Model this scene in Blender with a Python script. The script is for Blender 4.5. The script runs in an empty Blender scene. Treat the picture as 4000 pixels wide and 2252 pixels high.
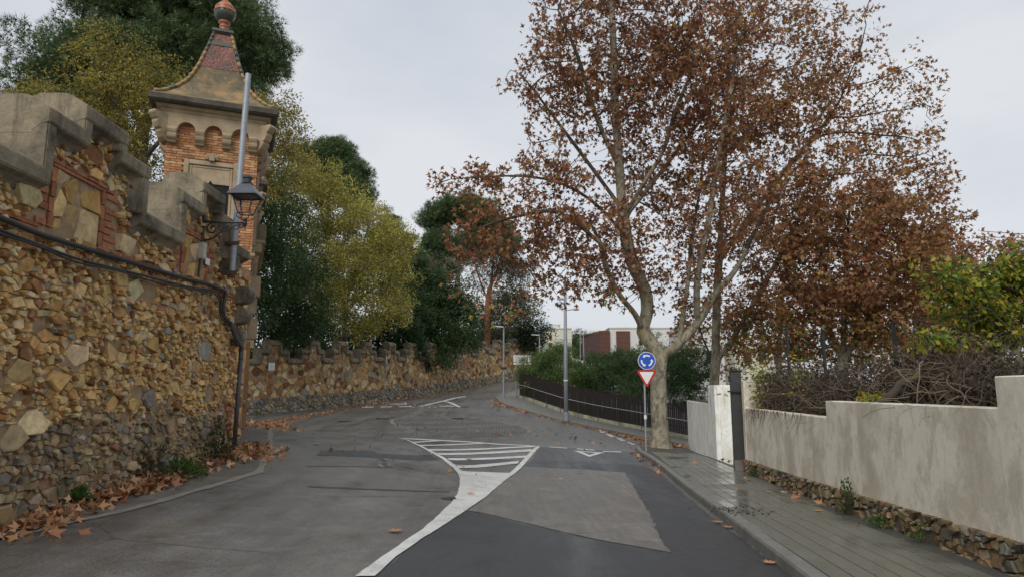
import bpy, bmesh, math, random
import numpy as np
from mathutils import Vector, Matrix
from mathutils.geometry import tessellate_polygon
from mathutils.kdtree import KDTree

R = math.radians
SC = bpy.context.scene
COL = SC.collection
rnd = random.Random(7)
rng = np.random.default_rng(11)

# ------------------------------------------------------------------ camera
F = 2600.0                      # focal length in pixels of the 4000 px wide photograph
TH = math.atan(400 / F)         # the camera looks up by this angle
CT, ST, CZ = math.cos(TH), math.sin(TH), 1.45
cam_d = bpy.data.cameras.new('camera')
cam_d.sensor_width = 36.0
cam_d.lens = 36.0 * F / 4000
cam_d.clip_start, cam_d.clip_end = 0.1, 3000
cam = bpy.data.objects.new('camera', cam_d)
cam.location = (0, 0, CZ)
cam.rotation_euler = (R(90) + TH, 0, 0)
COL.objects.link(cam)
SC.camera = cam

# ------------------------------------------------------------------ sky, sun, exposure
SUN_EL, SUN_AZ = R(42), R(199)          # azimuth clockwise from +Y: high, behind the camera
W = bpy.data.worlds.new('World')
SC.world = W
W.use_nodes = True
nt = W.node_tree
nt.nodes.clear()
n_out = nt.nodes.new('ShaderNodeOutputWorld')
n_sky = nt.nodes.new('ShaderNodeTexSky')
n_sky.sky_type = 'NISHITA'
n_sky.sun_disc = False
n_sky.sun_elevation, n_sky.sun_rotation = SUN_EL, SUN_AZ
n_sky.dust_density, n_sky.air_density = 3.0, 1.0
bg1 = nt.nodes.new('ShaderNodeBackground')
bg1.inputs['Strength'].default_value = 0.10
bg2 = nt.nodes.new('ShaderNodeBackground')
bg2.inputs['Strength'].default_value = 0.76
tc = nt.nodes.new('ShaderNodeTexCoord')
mp = nt.nodes.new('ShaderNodeMapping')
mp.inputs['Scale'].default_value = (1.0, 1.0, 2.6)
no = nt.nodes.new('ShaderNodeTexNoise')
no.inputs['Scale'].default_value = 1.7
no.inputs['Detail'].default_value = 5
no.inputs['Roughness'].default_value = 0.5
cr = nt.nodes.new('ShaderNodeValToRGB')
cr.color_ramp.elements[0].position, cr.color_ramp.elements[1].position = 0.36, 0.64
cr.color_ramp.elements[0].color = (0.575, 0.62, 0.69, 1)
cr.color_ramp.elements[1].color = (0.76, 0.775, 0.80, 1)
mx = nt.nodes.new('ShaderNodeMixShader')
mx.inputs[0].default_value = 0.90
L = nt.links.new
L(tc.outputs['Generated'], mp.inputs['Vector'])
L(mp.outputs['Vector'], no.inputs['Vector'])
L(no.outputs['Fac'], cr.inputs['Fac'])
L(cr.outputs['Color'], bg2.inputs['Color'])
L(n_sky.outputs['Color'], bg1.inputs['Color'])
L(bg1.outputs[0], mx.inputs[1])
L(bg2.outputs[0], mx.inputs[2])
L(mx.outputs[0], n_out.inputs['Surface'])

sun_d = bpy.data.lights.new('sun', 'SUN')
sun_d.energy, sun_d.angle = 1.5, R(40)
sun_d.color = (1.0, 0.96, 0.9)
sun = bpy.data.objects.new('sun', sun_d)
sdir = Vector((math.sin(SUN_AZ) * math.cos(SUN_EL), math.cos(SUN_AZ) * math.cos(SUN_EL), math.sin(SUN_EL)))
sun.rotation_euler = sdir.to_track_quat('Z', 'Y').to_euler()
sun.location = (0, -10, 40)
COL.objects.link(sun)
SC.view_settings.view_transform = 'Standard'
SC.view_settings.look = 'None'
SC.view_settings.exposure = 0.46
SC.view_settings.gamma = 1.0
SC.view_settings.use_curve_mapping = False

# ------------------------------------------------------------------ helpers
def ray(px, py):
    x, y = (px - 2000) / F, (1126 - py) / F
    Y = CT - y * ST
    return x / Y, (ST + y * CT) / Y
def at(px, py, d):              # a point seen at a pixel, d metres ahead
    a, b = ray(px, py)
    return (a * d, d, CZ + b * d)

ORIG = {}
def tag(o, label=None, cat=None, group=None, kind=None):
    if label: o['label'] = label
    if cat: o['category'] = cat
    if group: o['group'] = group
    if kind: o['kind'] = kind
    return o
def empty(name, loc, label=None, cat=None, group=None, rz=0.0):
    o = bpy.data.objects.new(name, None)
    o.empty_display_size = 0.2
    o.location = loc
    o.rotation_euler = (0, 0, rz)
    COL.objects.link(o)
    ORIG[o.name] = Vector(loc)
    return tag(o, label, cat, group)
def link(name, me, mat=None, parent=None, kind=None):
    o = bpy.data.objects.new(name, me)
    if mat is not None and not me.materials: me.materials.append(mat)
    COL.objects.link(o)
    if parent is not None: o.parent = parent
    if kind: o['kind'] = kind
    return o
def copy_tree(o, parent=None):
    c = o.copy(); COL.objects.link(c); c.parent = parent
    for ch in list(o.children): copy_tree(ch, c)
    return c

class MB:
    def __init__(s): s.v, s.f, s.c = [], [], []
    def add(s, vs, fs, col=None):
        b = len(s.v); s.v += [tuple(p) for p in vs]
        s.f += [tuple(i + b for i in f) for f in fs]
        s.c += [col] * len(fs)
        return s
    def box(s, c, d, rz=0.0, col=None, rx=0.0, ry=0.0):
        hx, hy, hz = d[0] / 2, d[1] / 2, d[2] / 2
        M = Matrix.Rotation(rz, 3, 'Z') @ Matrix.Rotation(ry, 3, 'Y') @ Matrix.Rotation(rx, 3, 'X')
        vs = [M @ Vector((x, y, z)) + Vector(c) for x in (-hx, hx) for y in (-hy, hy) for z in (-hz, hz)]
        return s.add(vs, [(0, 1, 3, 2), (4, 6, 7, 5), (0, 4, 5, 1), (2, 3, 7, 6), (0, 2, 6, 4), (1, 5, 7, 3)], col)
    def tube(s, pts, r, n=8, cap=True, col=None):
        pts = [Vector(p) for p in pts]
        rs = r if isinstance(r, (list, tuple)) else [r] * len(pts)
        vs, fs = [], []
        up = None
        for i, p in enumerate(pts):
            t = (pts[min(i + 1, len(pts) - 1)] - pts[max(i - 1, 0)])
            t = t.normalized() if t.length > 1e-9 else Vector((0, 0, 1))
            if up is None: up = Vector((1, 0, 0)) if abs(t.x) < .8 else Vector((0, 1, 0))
            a = (up - t * up.dot(t)).normalized(); b = t.cross(a); up = a
            for k in range(n):
                th = 2 * math.pi * k / n
                vs.append(p + (a * math.cos(th) + b * math.sin(th)) * rs[i])
        for i in range(len(pts) - 1):
            for k in range(n):
                k2 = (k + 1) % n
                fs.append((i * n + k, i * n + k2, (i + 1) * n + k2, (i + 1) * n + k))
        if cap:
            fs.append(tuple(range(n - 1, -1, -1)))
            fs.append(tuple((len(pts) - 1) * n + k for k in range(n)))
        return s.add(vs, fs, col)
    def prism(s, poly, fn, t0, t1, col=None):       # closed 2-D polygon swept from t0 to t1 through fn(u, v, t)
        n = len(poly)
        vs = [fn(u, v, t0) for u, v in poly] + [fn(u, v, t1) for u, v in poly]
        fs = [(i, (i + 1) % n, n + (i + 1) % n, n + i) for i in range(n)]
        tris = tessellate_polygon([[Vector((u, v, 0)) for u, v in poly]])
        fs += [tuple(t) for t in tris] + [tuple(n + i for i in reversed(t)) for t in tris]
        return s.add(vs, fs, col)
    def lathe(s, prof, c=(0, 0, 0), n=16, col=None):
        vs = [(c[0] + r * math.cos(2 * math.pi * k / n), c[1] + r * math.sin(2 * math.pi * k / n), c[2] + z) for r, z in prof for k in range(n)]
        fs = [(i * n + k, i * n + (k + 1) % n, (i + 1) * n + (k + 1) % n, (i + 1) * n + k) for i in range(len(prof) - 1) for k in range(n)]
        fs.append(tuple(range(n - 1, -1, -1)))
        fs.append(tuple((len(prof) - 1) * n + k for k in range(n)))
        return s.add(vs, fs, col)
    def build(s, name, mat, parent=None, smooth=False, kind=None, bevel=0.0, world=True, norm=True):
        me = bpy.data.meshes.new(name)
        off = ORIG[parent.name] if (world and parent is not None and parent.name in ORIG) else Vector((0, 0, 0))
        if world and parent is not None and parent.name not in ORIG and parent.parent is not None and parent.parent.name in ORIG:
            off = ORIG[parent.parent.name]
        me.from_pydata([(x - off.x, y - off.y, z - off.z) for x, y, z in s.v], [], s.f)
        if norm or bevel:
            bm = bmesh.new(); bm.from_mesh(me)
            bmesh.ops.recalc_face_normals(bm, faces=bm.faces)
            if bevel:
                es = [e for e in bm.edges if len(e.link_faces) == 2 and e.calc_face_angle(0) > .5]
                bmesh.ops.bevel(bm, geom=es, offset=bevel, segments=2, affect='EDGES', clamp_overlap=True)
            bm.to_mesh(me); bm.free()
        if any(c is not None for c in s.c) and not bevel:
            at_ = me.color_attributes.new('Col', 'FLOAT_COLOR', 'CORNER')
            arr = np.ones((len(me.loops), 4), np.float32)
            for p in me.polygons:
                c = s.c[p.index] if p.index < len(s.c) else None
                if c is not None: arr[p.loop_start:p.loop_start + p.loop_total, :3] = c
            at_.data.foreach_set('color', arr.ravel())
        if smooth: me.shade_smooth()
        return link(name, me, mat, parent, kind)

def np_mesh(name, V, T, cols, mat, parent=None, kind=None, smooth=False):   # triangles by numpy
    V = np.asarray(V, np.float32); T = np.asarray(T, np.int32)
    if parent is not None and parent.name in ORIG:
        V = V - np.array(ORIG[parent.name], np.float32)
    me = bpy.data.meshes.new(name)
    me.vertices.add(len(V)); me.vertices.foreach_set('co', V.ravel())
    me.loops.add(T.size); me.loops.foreach_set('vertex_index', T.ravel())
    me.polygons.add(len(T)); me.polygons.foreach_set('loop_start', np.arange(0, T.size, T.shape[1], dtype=np.int32))
    if smooth: me.polygons.foreach_set('use_smooth', np.ones(len(T), bool))
    if cols is not None:
        a = me.color_attributes.new('Col', 'FLOAT_COLOR', 'POINT')
        c = np.ones((len(V), 4), np.float32); c[:, :3] = cols
        a.data.foreach_set('color', c.ravel())
    me.update(calc_edges=True)
    return link(name, me, mat, parent, kind)

# ------------------------------------------------------------------ materials
class NT:
    def __init__(s, name):
        s.m = bpy.data.materials.new(name); s.m.use_nodes = True
        s.t = s.m.node_tree; s.n = s.t.nodes
        s.b = s.n['Principled BSDF']; s.o = s.n['Material Output']
        s.tc = None
    def new(s, k): return s.n.new('ShaderNode' + k)
    def l(s, a, b): s.t.links.new(a, b)
    def coord(s, scale=(1, 1, 1), kind='Object'):
        g = s.new('NewGeometry') if kind == 'World' else s.new('TexCoord')
        m = s.new('Mapping'); m.inputs['Scale'].default_value = scale
        s.l(g.outputs['Position'] if kind == 'World' else g.outputs[kind], m.inputs['Vector'])
        return m.outputs['Vector']
    def noise(s, scale, detail=4, rough=.55, vec=None, dist=0.0):
        n = s.new('TexNoise'); n.inputs['Scale'].default_value = scale
        n.inputs['Detail'].default_value = detail; n.inputs['Roughness'].default_value = rough
        n.inputs['Distortion'].default_value = dist
        if vec is not None: s.l(vec, n.inputs['Vector'])
        return n.outputs['Fac']
    def ramp(s, fac, stops):
        r = s.new('ValToRGB'); e = r.color_ramp.elements
        while len(e) < len(stops): e.new(0.5)
        for i, (p, c) in enumerate(stops):
            e[i].position = p; e[i].color = (c[0], c[1], c[2], 1) if hasattr(c, '__len__') else (c, c, c, 1)
        s.l(fac, r.inputs['Fac'])
        return r.outputs['Color']
    def mix(s, fac, a, b, mode='MIX'):
        m = s.new('Mix'); m.data_type = 'RGBA'; m.blend_type = mode
        for inp, v in ((m.inputs[0], fac), (m.inputs[6], a), (m.inputs[7], b)):
            if isinstance(v, (int, float)): inp.default_value = v
            elif isinstance(v, tuple): inp.default_value = (v[0], v[1], v[2], 1)
            else: s.l(v, inp)
        return m.outputs[2]
    def attr(s, name='Col'):
        a = s.new('Attribute'); a.attribute_name = name; return a.outputs['Color']
    def bump(s, h, strength=.3, dist=.02):
        b = s.new('Bump'); b.inputs['Strength'].default_value = strength; b.inputs['Distance'].default_value = dist
        s.l(h, b.inputs['Height']); s.l(b.outputs['Normal'], s.b.inputs['Normal'])
    def base(s, c):
        if isinstance(c, tuple): s.b.inputs['Base Color'].default_value = (c[0], c[1], c[2], 1)
        else: s.l(c, s.b.inputs['Base Color'])
    def rough(s, r):
        if isinstance(r, (int, float)): s.b.inputs['Roughness'].default_value = r
        else: s.l(r, s.b.inputs['Roughness'])

def plain(name, c, c2=None, scale=6.0, rough=.7, bump=0.0, metal=0.0, spec=.5, bdist=.01, coord='Object', stretch=(1, 1, 1), detail=5):
    t = NT(name)
    v = t.coord(stretch, coord)
    f = t.noise(scale, detail, .6, v)
    if c2 is None: c2 = tuple(x * .75 for x in c)
    t.base(t.ramp(f, [(.3, c2), (.7, c)]))
    t.rough(rough); t.b.inputs['Metallic'].default_value = metal
    t.b.inputs['Specular IOR Level'].default_value = spec
    if bump: t.bump(t.noise(scale * 4, 6, .65, v), bump, bdist)
    return t.m

def stone_mat(name, rough=.85, scale=9.0, bump=.6, moss=None):
    t = NT(name)
    v = t.coord((1, 1, 1), 'World')
    f = t.noise(scale, 6, .65, v)
    g = t.noise(scale * .35, 3, .5, v)
    c = t.mix(1.0, t.attr(), t.ramp(f, [(.25, .55), (.5, .95), (.75, 1.35)]), 'MULTIPLY')
    c = t.mix(t.ramp(g, [(.55, 0), (.75, .45)]), c, (.16, .12, .075))
    if moss:
        c = t.mix(t.ramp(t.noise(1.7, 5, .6, v), [(.5, 0), (.68, .6)]), c, moss)
    t.base(c); t.rough(rough); t.b.inputs['Specular IOR Level'].default_value = .3
    t.bump(t.noise(scale * 3, 6, .7, v), bump, .012)
    return t.m

def leaf_mat(name, trans=.35, rough=.55):
    t = NT(name)
    col = t.attr()
    t.base(col); t.rough(rough); t.b.inputs['Specular IOR Level'].default_value = .25
    tr = t.new('BsdfTranslucent'); t.l(col, tr.inputs['Color'])
    m = t.new('MixShader'); m.inputs[0].default_value = trans
    t.l(t.b.outputs[0], m.inputs[1]); t.l(tr.outputs[0], m.inputs[2]); t.l(m.outputs[0], t.o.inputs['Surface'])
    return t.m

def asphalt(name, c1, c2, wet=.5, spec=.5, streak=False, cracks=True):
    t = NT(name)
    v = t.coord((1, 1, 1), 'World')
    big = t.noise(.3, 7, .62, v, .8)
    mid = t.noise(2.1, 7, .7, v, .4)
    vt = t.coord((1.15, .09, 1), 'World')
    trk = t.noise(1.3, 6, .62, vt, .35)                    # tyre-polished lanes along the road
    vo = t.new('TexVoronoi'); vo.inputs['Scale'].default_value = 70; t.l(v, vo.inputs['Vector'])
    sp = t.noise(46, 3, .7, v)
    c = t.ramp(big, [(.3, c1), (.7, c2)])
    c = t.mix(.6, c, t.ramp(mid, [(.3, .55), (.72, 1.35)]), 'MULTIPLY')
    c = t.mix(.5, c, t.ramp(trk, [(.35, .72), (.65, 1.22)]), 'MULTIPLY')
    c = t.mix(.6, c, t.ramp(vo.outputs['Distance'], [(.08, 1.7), (.5, .5)]), 'MULTIPLY')
    c = t.mix(.55, c, t.ramp(sp, [(.34, .5), (.66, 1.5)]), 'MULTIPLY')
    c = t.mix(t.ramp(t.noise(.5, 5, .6, v, 1.5), [(.52, 0), (.7, .3)]), c, tuple(x * k for x, k in zip(c2, (.95, .8, .66))))
    st = t.noise(1.15, 3, .5, v, .3)
    c = t.mix(t.ramp(st, [(.69, 0), (.76, .55)]), c, tuple(x * .4 for x in c1))   # oil and water stains
    if streak:
        v2 = t.coord((5, .35, 1), 'World')
        c = t.mix(.5, c, t.ramp(t.noise(2.2, 6, .7, v2), [(.35, .7), (.65, 1.25)]), 'MULTIPLY')
    if cracks:
        ve = t.new('TexVoronoi'); ve.feature = 'DISTANCE_TO_EDGE'; ve.inputs['Scale'].default_value = .42
        wv = t.new('Mix'); wv.data_type = 'VECTOR'; wv.inputs[0].default_value = .16
        nz = t.new('TexNoise'); nz.inputs['Scale'].default_value = 2.4; nz.inputs['Detail'].default_value = 5; t.l(v, nz.inputs['Vector'])
        t.l(v, wv.inputs[4]); t.l(nz.outputs['Color'], wv.inputs[5]); t.l(wv.outputs[1], ve.inputs['Vector'])
        ck = t.mix(1, t.ramp(ve.outputs['Distance'], [(.0, 1), (.008, 0)]), t.ramp(t.noise(.35, 2, .5, v), [(.5, 0), (.62, .8)]), 'MULTIPLY')
        c = t.mix(ck, c, tuple(x * .3 for x in c1))
    t.base(c)
    t.b.inputs['Specular IOR Level'].default_value = spec
    t.rough(t.ramp(t.mix(.5, t.mix(.5, mid, big), trk), [(.4, wet), (.6, min(1, wet + .36))]))
    t.bump(t.mix(.5, vo.outputs['Distance'], sp), .5, .006)
    return t.m

M = {}
M['asphalt'] = asphalt('old_asphalt', (.118, .113, .105), (.185, .177, .164), .26)
M['asphalt_dark'] = asphalt('new_asphalt', (.03, .033, .037), (.05, .053, .057), .3, .6)
M['asphalt_mid'] = asphalt('patched_asphalt', (.055, .057, .06), (.085, .086, .088), .28)
M['asphalt_light'] = asphalt('worn_asphalt', (.16, .15, .134), (.215, .2, .18), .42, .5, True, False)
def paint_mat():
    t = NT('road_paint'); v = t.coord((1, 1, 1), 'World')
    f = t.noise(2.2, 8, .75, v); g = t.noise(22, 5, .7, v); h = t.noise(60, 3, .7, v)
    c = t.ramp(f, [(.28, (.4, .4, .375)), (.5, (.6, .6, .575)), (.75, (.72, .72, .7))])
    c = t.mix(.5, c, t.ramp(h, [(.35, .7), (.65, 1.15)]), 'MULTIPLY')
    wear = t.mix(1, t.ramp(g, [(.5, 0), (.6, .9)]), t.ramp(t.noise(.9, 6, .65, v, .5), [(.42, .0), (.62, 1)]), 'MULTIPLY')
    c = t.mix(wear, c, (.15, .147, .14))
    t.base(c); t.rough(.5); t.bump(h, .3, .004)
    return t.m
M['paint'] = paint_mat()
M['cobble'] = None
def cobble_mat():
    t = NT('cobbles'); v = t.coord((1, 1, 1), 'World')
    vo = t.new('TexVoronoi'); vo.inputs['Scale'].default_value = 7; vo.inputs['Randomness'].default_value = .35; t.l(v, vo.inputs['Vector'])
    f = t.noise(.8, 5, .6, v)
    c = t.mix(1, t.ramp(f, [(.3, (.105, .1, .09)), (.7, (.165, .155, .14))]), t.ramp(vo.outputs['Distance'], [(.25, 1.15), (.6, .45)]), 'MULTIPLY')
    t.base(c); t.rough(.6); t.bump(t.ramp(vo.outputs['Distance'], [(.2, 1), (.6, 0)]), .8, .02)
    return t.m
M['cobble'] = cobble_mat()
M['kerb_ring'] = plain('pale_kerb_stone', (.24, .225, .19), (.16, .15, .13), 3, .7, .3)
M['paver'] = None
def paver_mat():
    t = NT('wet_pavers'); v = t.coord((1, 1, 1), 'World')
    f = t.noise(.9, 5, .6, v); g = t.noise(35, 4, .6, v)
    oi = t.new('ObjectInfo')
    c = t.ramp(f, [(.3, (.1, .099, .08)), (.7, (.15, .147, .122))])
    c = t.mix(.5, c, t.ramp(oi.outputs['Random'], [(0, .93), (1, 1.07)]), 'MULTIPLY')
    c = t.mix(.35, c, t.ramp(g, [(.3, .7), (.7, 1.3)]), 'MULTIPLY')
    t.base(c); t.rough(t.ramp(f, [(.38, .17), (.6, .46)])); t.bump(g, .3, .003)
    return t.m
M['paver'] = paver_mat()
M['kerb'] = plain('kerb_concrete', (.2, .195, .175), (.12, .118, .105), 4, .6, .3)
M['joint'] = plain('paver_joint_sand', (.07, .068, .058), None, 8, .7)
M['verge'] = plain('gritty_verge', (.16, .145, .12), (.09, .078, .06), 2.5, .9, .5, coord='World', detail=8)
M['earth'] = plain('earth', (.09, .07, .045), (.05, .04, .026), 2, .95, .5, coord='World')
M['grass_ground'] = plain('scrubby_ground', (.07, .075, .03), (.05, .042, .022), .6, .95, .5, coord='World')
M['mortar'] = plain('lime_mortar', (.4, .285, .165), (.2, .135, .08), 7, .95, 1.0, coord='World')
M['mortar_dark'] = plain('dirty_mortar', (.2, .165, .125), (.1, .085, .065), 5, .95, .8, coord='World')
M['stone'] = stone_mat('rubble_stone')
M['stone_low'] = stone_mat('damp_rubble_stone', .7, 9, .6, (.045, .05, .02))
M['stone_far'] = stone_mat('flat_rubble_stone', .85, 5, .4)
M['brick'] = stone_mat('old_brick', .85, 14, .35)
def coping_mat():
    t = NT('weathered_cast_stone'); v = t.coord((1, 1, 1), 'World')
    f = t.noise(1.6, 8, .7, v); g = t.noise(22, 5, .65, v)
    c = t.ramp(f, [(.34, (.07, .06, .042)), (.44, (.17, .145, .1)), (.56, (.27, .225, .152)), (.7, (.34, .285, .195))])
    vd = t.coord((3.5, 3.5, .4), 'World')
    c = t.mix(t.ramp(t.noise(1.6, 6, .7, vd), [(.52, 0), (.66, .7)]), c, (.07, .06, .045))
    c = t.mix(.45, c, t.ramp(g, [(.3, .65), (.7, 1.3)]), 'MULTIPLY')
    c = t.mix(t.ramp(t.noise(4.5, 5, .6, v), [(.66, 0), (.74, .5)]), c, (.26, .21, .06))
    t.base(c); t.rough(.9); t.bump(t.mix(.5, g, f), .9, .025)
    return t.m
M['coping'] = coping_mat()
M['cast'] = plain('cream_cast_stone', (.46, .36, .235), (.27, .205, .13), 3.2, .85, .35, coord='World', detail=8)
M['tower_wall'] = plain('brick_bed_mortar', (.42, .26, .13), (.28, .15, .075), 6, .9, .4)
def skirt_mat():
    t = NT('lichened_roof_render'); v = t.coord((1, 1, 1), 'World')
    f = t.noise(1.5, 7, .65, v); g = t.noise(10, 4, .6, v); h = t.noise(17, 2, .5, v)
    c = t.ramp(f, [(.36, (.085, .074, .046)), (.5, (.15, .12, .068)), (.64, (.3, .19, .09))])
    c = t.mix(.5, c, t.ramp(g, [(.3, .6), (.7, 1.35)]), 'MULTIPLY')
    c = t.mix(t.ramp(h, [(.7, 0), (.735, .8)]), c, (.5, .47, .38))
    t.base(c); t.rough(.9); t.bump(g, .5, .02)
    return t.m
M['skirt'] = skirt_mat()
def scale_mat():
    t = NT('worn_red_scale_tiles'); v = t.coord((1, 1, 1), 'Object')
    vo = t.new('TexVoronoi'); vo.inputs['Scale'].default_value = 17; t.l(v, vo.inputs['Vector'])
    f = t.noise(2.6, 6, .65, v)
    c = t.ramp(f, [(.34, (.1, .085, .06)), (.45, (.2, .075, .055)), (.62, (.27, .1, .072)), (.75, (.23, .15, .07))])
    c = t.mix(.75, c, t.ramp(vo.outputs['Distance'], [(.15, 1.25), (.55, .5)]), 'MULTIPLY')
    c = t.mix(.5, c, t.ramp(vo.outputs['Color'], [(0, .6), (1, 1.4)]), 'MULTIPLY')
    t.base(c); t.rough(.6); t.bump(vo.outputs['Distance'], .8, .02)
    return t.m
M['roof_red'] = scale_mat()
M['glaze_green'] = plain('dark_green_glaze', (.035, .07, .06), (.09, .075, .05), 7, .3, .1)
M['glaze_ochre'] = plain('ochre_hip_tile', (.38, .2, .05), (.16, .15, .09), 5, .5, .2)
M['glaze_orange'] = plain('orange_glaze', (.42, .14, .05), (.27, .1, .05), 8, .35, .1)
M['eave_dark'] = plain('dark_eave_stone', (.13, .11, .085), (.05, .044, .036), 3, .85, .3, coord='World')
M['dark'] = plain('dark_interior', (.012, .011, .01), None, 3, .9)
M['steel'] = plain('galvanised_steel', (.33, .36, .39), (.24, .265, .29), 9, .5, .1, .35)
M['steel_white'] = plain('pale_lamp_housing', (.72, .73, .73), (.6, .61, .62), 5, .4)
M['iron'] = plain('black_painted_iron', (.018, .019, .021), (.03, .03, .03), 9, .45)
M['cable'] = plain('black_cable', (.022, .023, .026), (.035, .035, .038), 6, .5)
M['pipe'] = plain('grey_conduit', (.075, .075, .085), (.05, .05, .055), 5, .45)
M['plastic'] = plain('beige_plastic', (.5, .49, .42), (.42, .4, .34), 5, .5)
M['white'] = plain('white_sheet', (.78, .78, .76), (.68, .68, .66), 5, .5)
M['rust'] = plain('rusty_iron', (.13, .06, .04), (.06, .035, .028), 14, .85, .3)
M['sign_blue'] = plain('sign_blue', (.015, .085, .46), (.013, .075, .42), 3, .3)
M['sign_white'] = plain('sign_white', (.74, .74, .72), (.68, .68, .66), 3, .35)
M['sign_red'] = plain('sign_red', (.5, .022, .026), (.43, .02, .024), 3, .35)
M['sign_back'] = plain('sign_back_grey', (.42, .44, .45), (.34, .36, .37), 4, .45, 0, .3)
M['fence'] = plain('dark_brown_fence_slat', (.026, .017, .0145), (.014, .01, .0085), 6, .65, .1, stretch=(3, 3, .4))
M['fence_kerb'] = plain('mossy_white_kerb', (.48, .48, .38), (.17, .17, .085), 3, .85, .3, coord='World')
def plaster_mat(name, a, b, dark, mossy=False):
    t = NT(name); v = t.coord((1, 1, 1), 'World'); vs = t.coord((1.2, 1.2, .8), 'World'); vd = t.coord((4, 4, .3), 'World')
    f = t.noise(.85, 9, .7, vs, .35); g = t.noise(1.9, 8, .7, vs, .4); h = t.noise(30, 5, .65, v)
    c = t.ramp(f, [(.4, b), (.5, a), (.6, tuple(x * 1.04 for x in a)), (.68, tuple(x * .86 for x in a))])
    c = t.mix(t.ramp(g, [(.49, 0), (.56, .6), (.68, .8)]), c, tuple((x + y) / 2 for x, y in zip(b, dark)))
    c = t.mix(t.ramp(t.noise(3.6, 7, .7, v, .3), [(.58, 0), (.66, .4)]), c, dark)
    c = t.mix(t.ramp(t.noise(1.2, 5, .6, vd), [(.62, 0), (.72, .35)]), c, dark)
    c = t.mix(.3, c, t.ramp(h, [(.3, .75), (.7, 1.2)]), 'MULTIPLY')
    if mossy:
        c = t.mix(t.ramp(t.noise(3.1, 5, .6, vd), [(.56, 0), (.66, .5)]), c, (.3, .29, .12))
        c = t.mix(t.ramp(t.noise(2.3, 4, .5, v, 1), [(.69, 0), (.71, .9)]), c, (.2, .16, .12))
    t.base(c); t.rough(.8); t.bump(t.mix(.4, h, g), .4, .008)
    return t.m
M['plaster'] = plaster_mat('stained_plaster', (.74, .685, .57), (.57, .515, .41), (.37, .32, .24))
M['plaster_white'] = plaster_mat('flaking_whitewash', (.84, .84, .8), (.76, .76, .68), (.58, .55, .43), True)
M['gate'] = plain('charcoal_gate_paint', (.03, .034, .034), (.045, .048, .047), 4, .5)
M['bark_plane'] = None
def plane_bark():
    t = NT('plane_tree_bark'); v = t.coord((1, 1, .6), 'World')
    f = t.noise(3.2, 5, .6, v, 1.0); g = t.noise(7.5, 4, .55, v, .8); h = t.noise(40, 4, .6, v)
    c = t.ramp(f, [(.35, (.13, .115, .085)), (.48, (.24, .215, .155)), (.6, (.33, .3, .215))])
    c = t.mix(t.ramp(g, [(.56, 0), (.6, .8)]), c, (.12, .085, .055))
    c = t.mix(t.ramp(t.noise(2.1, 3, .5, v, .6), [(.66, 0), (.7, .7)]), c, (.36, .25, .075))
    t.base(c); t.rough(.85); t.bump(t.mix(.4, g, h), .5, .02)
    return t.m
M['bark_plane'] = plane_bark()
M['bark_young_backlit'] = plain('backlit_young_plane_bark', (.085, .078, .058), (.05, .045, .034), 4, .85, .3)  # young bark tone, with the backlit darkness of the upper crown put into it
M['bark'] = plain('dark_bark', (.075, .06, .045), (.04, .032, .025), 5, .9, .6, stretch=(2, 2, .5))
M['bark_red'] = plain('peeling_red_bark', (.26, .12, .06), (.15, .075, .045), 4, .9, .5, stretch=(2, 2, .4))
M['bark_grey'] = plain('grey_bark', (.2, .175, .14), (.12, .1, .08), 5, .9, .5)
M['leaf'] = leaf_mat('broad_leaf', .45)
M['needle'] = leaf_mat('pine_needle', .15, .6)
M['dead_leaf'] = leaf_mat('dry_leaf', .12, .6)
M['twig'] = plain('dry_twig', (.105, .075, .05), (.055, .04, .028), 6, .9)
M['twig_pale'] = plain('pale_dry_vine', (.21, .165, .115), (.12, .092, .064), 6, .9)
M['moss_branch'] = plain('mossy_vine_bark', (.22, .2, .035), (.075, .05, .028), 4.5, .95, .5)
M['bldg_white'] = plain('cream_render', (.62, .6, .5), (.54, .52, .43), 1.5, .85, 0, coord='World')
M['bldg_grey'] = plain('white_render', (.62, .62, .59), (.55, .55, .52), 1.2, .85, 0, coord='World')
M['bldg_trim'] = plain('yellow_window_trim', (.58, .42, .14), None, 3, .8)
M['wood_slat'] = plain('red_brown_cladding', (.155, .066, .045), (.11, .047, .033), 3, .7, 0, coord='World', stretch=(1, 1, 6))
M['wood_side'] = plain('dull_cladding', (.15, .078, .064), (.12, .062, .052), 3, .75, 0, coord='World', stretch=(1, 1, 6))
M['glass'] = plain('window_glass', (.02, .024, .028), None, 2, .12)

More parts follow.
